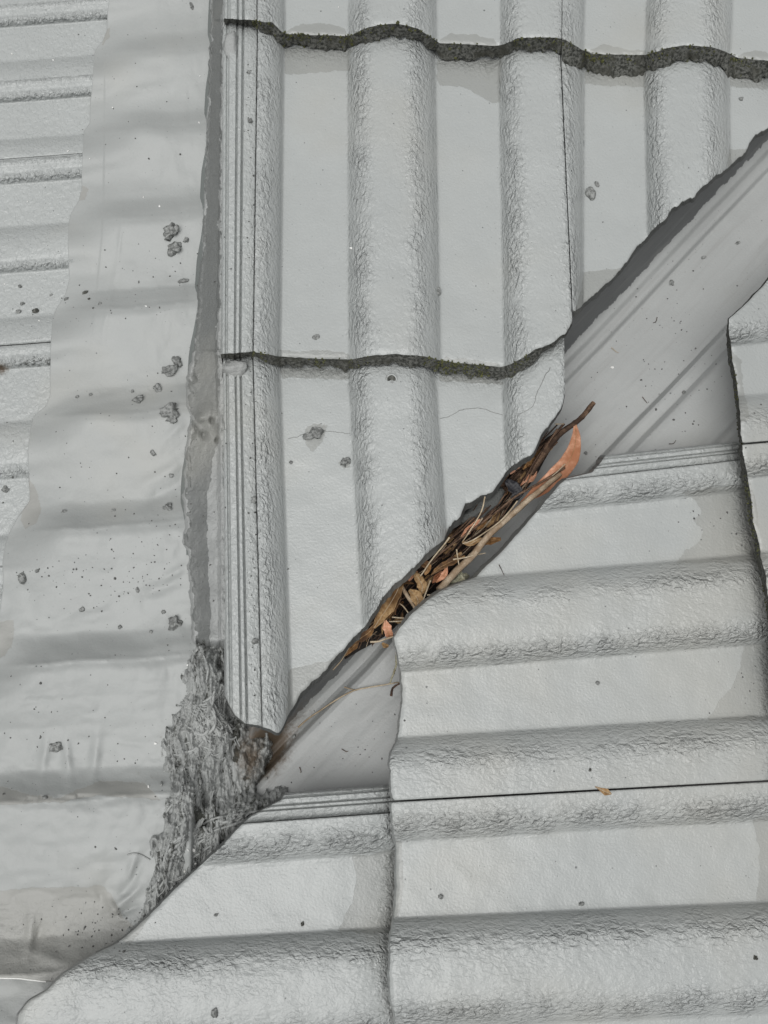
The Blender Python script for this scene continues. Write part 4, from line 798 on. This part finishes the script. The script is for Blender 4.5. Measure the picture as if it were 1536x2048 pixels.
CR = [(345, 463, 17, 13, 'crumbly ring of mortar on the sheet, upper of the touching pair'), (350, 496, 15, 13, 'crumbly mortar lump on the sheet, lower of the touching pair'), (372, 480, 7, 6, 'small crumb right beside the touching pair of mortar lumps'),
      (366, 562, 14, 5, 'oblong sliver of mortar on the sheet beside the metal strip'), (338, 742, 17, 12, 'largest three-horned mortar crumb on the sheet'), (355, 722, 9, 11, 'knob of mortar touching the three-horned crumb'),
      (314, 778, 9, 11, 'rounded crumb below the three-horned mortar crumb'), (276, 801, 12, 9, 'angular crumb lowest left of the four near the dark wave'), (265, 783, 4, 4, 'tiny crumb above the angular crumb near the dark wave'),
      (338, 824, 20, 14, 'flattened mortar splat beside the metal strip'), (345, 838, 13, 10, 'lower half of the flattened mortar splat'), (336, 1015, 10, 9, 'pointed crumb near the lower end of the metal strip'),
      (306, 906, 5, 7, 'small dark crumb on the middle wave of the sheet'), (342, 951, 5, 5, 'small round crumb between the splat and the pointed crumb'), (350, 1247, 14, 13, 'dark lump beside the top of the putty heap'),
      (44, 1156, 9, 13, 'egg shaped crumb near the left edge of the photo'), (74, 1142, 5, 4, 'small crumb next to the egg shaped crumb'), (110, 1494, 14, 9, 'flat five-sided chip on the lower sheet'), (275, 1180, 4, 7, 'small oval crumb above the dark dent'),
      (128, 1023, 6, 4, 'left one of two tiny crumbs on the wave below the crack'), (227, 1021, 5, 4, 'right one of two tiny crumbs on the wave below the crack'), (240, 1254, 5, 4, 'tiny crumb left of the dotted area'), (302, 1264, 4, 4, 'tiny crumb left of the lump by the putty'), (165, 1219, 6, 5, 'tiny crumb in the speckled middle of the sheet'),
      (327, 1224, 5, 4, 'tiny crumb just above the lump by the putty'), (155, 794, 4, 4, 'left one of two tiny crumbs near the tile edge'), (181, 790, 4, 4, 'right one of two tiny crumbs near the tile edge'), (10, 979, 7, 7, 'round crumb on the left tile at the photo edge'),
      (45, 607, 6, 4, 'upper crumb of the three on the left tile above the black joint'), (37, 623, 7, 5, 'left crumb of the three on the left tile above the black joint'), (71, 622, 8, 6, 'mossy crumb of the three on the left tile above the black joint'), (40, 573, 4, 4, 'speck high above the three crumbs on the left tile'), (102, 590, 4, 3, 'speck at the sheet edge above the black joint'),
      (170, 585, 7, 4, 'dark grain on the sheet right of the tile edge'), (132, 598, 7, 3, 'thin grain on the edge of the sheet'), (200, 608, 4, 4, 'ringed grain at the end of the overlapped strip'), (178, 598, 3, 3, 'tiny grain next to the dark grain'), (383, 12, 5, 8, 'dark crumb at the very top beside the metal strip'),
      (628, 870, 17, 14, 'biggest mortar lump on the cracked tile'), (690, 925, 9, 9, 'many sided crumb at the foot of the wide roll'), (582, 925, 4, 4, 'tiny crumb left on the cracked tile pan'), (508, 1001, 6, 8, 'crumb stuck in the rib channel of the cracked tile'), (500, 242, 5, 6, 'crumb stuck in the rib channel of the uncut tile'), (497, 145, 4, 5, 'crumb high in the rib channel below the top course'),
      (510, 1283, 7, 6, 'crumb low in the rib channel near the putty'), (1182, 388, 12, 17, 'oval blister on the diagonally cut upper right tile'), (1194, 369, 5, 8, 'small knob at the tip of the oval blister'), (1482, 198, 5, 5, 'small crumb near the right edge below the top course'), (632, 674, 9, 6, 'flat ring shaped chip near the lower end of the uncut tile'),
      (876, 583, 7, 9, 'bump on the right flank of the wide roll'), (1343, 566, 6, 7, 'crumb on the flat floor of the tray'), (1476, 486, 6, 4, 'bump on the tray floor near the right edge'), (1407, 515, 6, 4, 'low bump on the tray floor'), (1368, 785, 5, 4, 'grain on the lower fold of the tray'), (1195, 1366, 4, 4, 'grain on the pan of the big tile right of the leaves'),
      (432, 1838-8, 4, 3, 'grain on the bottom left tile near its cut'), (605, 1848, 4, 4, 'dark pip on the pan of the bottom left tile'), (430, 2027, 6, 8, 'crumb on the roll of the bottom left tile'), (882, 1793, 5, 5, 'ringed crumb on the pan of the bottom right tile'), (1511, 1916, 4, 4, 'black pip near the right edge of the bottom right tile'), (1163, 1808, 6, 4, 'grain at the top of the lowest right roll'), (1180, 1540, 3, 3, 'black pip just above the tan leaf joint'),
      (589, 1473, 5, 4, 'grain on the tray below the cut tile tip'), (1172, 855+51, 4, 4, 'grain on the rib of the big right tile'), (90, 1595, 6, 4, 'white edged crumb in the fold of the lower sheet')]
for i, (u, v, ru, rv, lab) in enumerate(CR):
    z = surf(u, v); m = min(ru, rv); flat = 0.6 if ('flat' in lab or 'blister' in lab or 'bump' in lab or 'splat' in lab) else .8
    lump('mortar_crumb', M_EDGE if ('pip' in lab or 'dark grain' in lab or 'mossy' in lab) else M_CRUMB, u, v, z+m*S*.2*flat, ru*.9, rv*.9, m*S*flat, lab, 'crumb', 'crumbs on the painted roof', seed=i, amp=(.14 if any(k in lab for k in ('blister', 'egg', 'oval', 'ring shaped', 'oblong')) else .5 if ru > 8 else .3), ang=rng.rand()*.6)
# screw
z = surf(783, 758); root = empty('screw', W(783, 759, z-.001).tolist()); tag(root, 'sunken round screw in a dimple at the top of the wide roll', 'screw')
th = np.linspace(0, 2*math.pi, 25)[:-1]
def ring(rs_, zs_, mat, nm):
    v = []; n = 24
    for r, zz in zip(rs_, zs_): v += [(W(783, 759, z)+np.array([math.cos(t)*r, math.sin(t)*r, zz])).tolist() for t in th]
    f = [(i*n+j, i*n+(j+1) % n, (i+1)*n+(j+1) % n, (i+1)*n+j) for i in range(len(rs_)-1) for j in range(n)]+[tuple(range((len(rs_)-1)*n, len(rs_)*n))]
    mesh_obj(nm, v, f, mat, root, None, {'var': np.zeros(len(v))})
ring([.0062, .0054, .0046, .0042], [-.0003, .0012, .0012, .0003], M_TILE, 'washer'); ring([.0043, .0042, .0030, .0012], [0.0002, .0006, .0008, .0005], M_EDGE, 'screw_head')
lump('screw_tip', M_MORT, 784, 764, z+.0014, 3, 3, .0012, '', '', parent=root, seed=2, amp=.1)
# grit: countless tiny grains
mb = MB(); rs = np.random.RandomState(77)
zones = [((200, 1165), (110, 26), 150), ((200, 1860), (45, 38), 90), ((300, 570), (70, 50), 60), ((300, 1090), (60, 60), 50), ((150, 1450), (150, 110), 60), ((1330, 640), (80, 90), 70), ((260, 900), (120, 90), 60), ((60, 1520), (80, 90), 40), ((1400, 800), (60, 60), 50), ((700, 1480), (70, 60), 30), ((250, 330), (110, 160), 40), ((505, 1100), (5, 260), 60), ((500, 420), (6, 220), 50), ((1450, 1020), (60, 50), 30), ((1480, 1370), (40, 40), 30)]
for (cu, cv), (su, sv), n in zones:
    for _ in range(int(n*.7)):
        u, v = rs.normal(cu, su*1.2), rs.normal(cv, sv)
        if not (5 < u < 1530 and 5 < v < 2040): continue
        r = rs.uniform(.7, 2.0)*(1.5 if rs.rand() < .12 else 1); z = surf(u, v)
        p, F = lump_geo(u, v, z, r, r*rs.uniform(.7, 1.2), r*S*.9, rs.randint(99), .4, rs.rand()*3, 1); mb.add(p, F, rs.rand()*.3)
o = mb.build('grit', M_GRIT); tag(o, 'tiny dark grains scattered over the painted roof', 'grit', kind='stuff')
mb = MB()
for (u, v, r) in [(24, 108, 2), (106, 120, 2.4), (136, 302, 2.2), (55, 403, 2), (319, 412, 2.6), (287, 394, 2), (398, 245, 2), (703, 497, 3.2), (1225, 735, 3.4), (9, 568, 1.6), (292, 612, 2), (78, 641, 2), (677, 14, 1.6), (297, 1573, 2.4), (311, 1487, 3), (369, 1742, 2.4), (400, 152, 1.6), (180, 317, 1.5), (225, 215, 1.5), (386, 1700, 3.4), (392, 1712, 2.6), (404, 1706, 3.2), (396, 1722, 2.4), (390, 1728, 3), (376, 1700, 2.2), (375, 1330, 2)]:
    z = surf(u, v)+.0006; p, F = lump_geo(u, v, z, r*1.2, r*.8, r*S*.6, int(u) % 50, .4, u, 1); mb.add(p, F)
o = mb.build('pale_flecks', M_WHITE, smooth_=False); tag(o, 'bright white flecks sprinkled on the sheet, tray and putty', 'flecks', kind='stuff')
# ------------------------------------------------------------------ moss on the lower edges of the courses
mb = MB(); rs = np.random.RandomState(31)
for si, (u, v, z, bd) in enumerate(MOSS):
    n = int(len(u)*(6.0 if si < 2 else 5.0))
    for _ in range(n):
        i = rs.randint(len(u)); x = u[i]
        if x < 505 or x > 1545: continue
        if si == 2 and x > 1065: continue
        if fbm(np.array([x/40.0]), np.array([si*3.0]), 150, 3)[0] < -.22+.3*rs.rand(): continue
        panness = 1.0 if (565 < x < 705 or 868 < x < 1015 or 1165 < x < 1300 or x > 1450) else .35
        if rs.rand() > panness: continue
        t = rs.uniform(-.08, 1.06); r = rs.uniform(.8, 2.4)*(1.7 if rs.rand() < .08 else 1)
        p, F = lump_geo(x, v[i]+bd[i]*t+rs.normal(0, .6), z[i]-(.020 if si < 2 else .017)*t+.0004, r, r, r*S*1.1, rs.randint(99), .4, rs.rand()*3, 1); mb.add(p, F, rs.rand()*.5)
for _ in range(260):
    v = rs.uniform(650, 1250); uE = curve(feR)(v); t = rs.rand(); r = rs.uniform(.9, 2.0)
    x = uE-curve([(640, 3), (700, 8), (880, 6), (960, 10), (1100, 11), (1250, 7)])(v)*t
    p, F = lump_geo(x, v, gz(v)+.024+.018-.018*t, r, r, r*S, rs.randint(99), .4, 0, 1); mb.add(p, F, rs.rand()*.5)
o = mb.build('moss', M_MOSS, smooth_=False); tag(o, 'dark green moss crust along the lower edges of the tile courses', 'moss', kind='stuff')
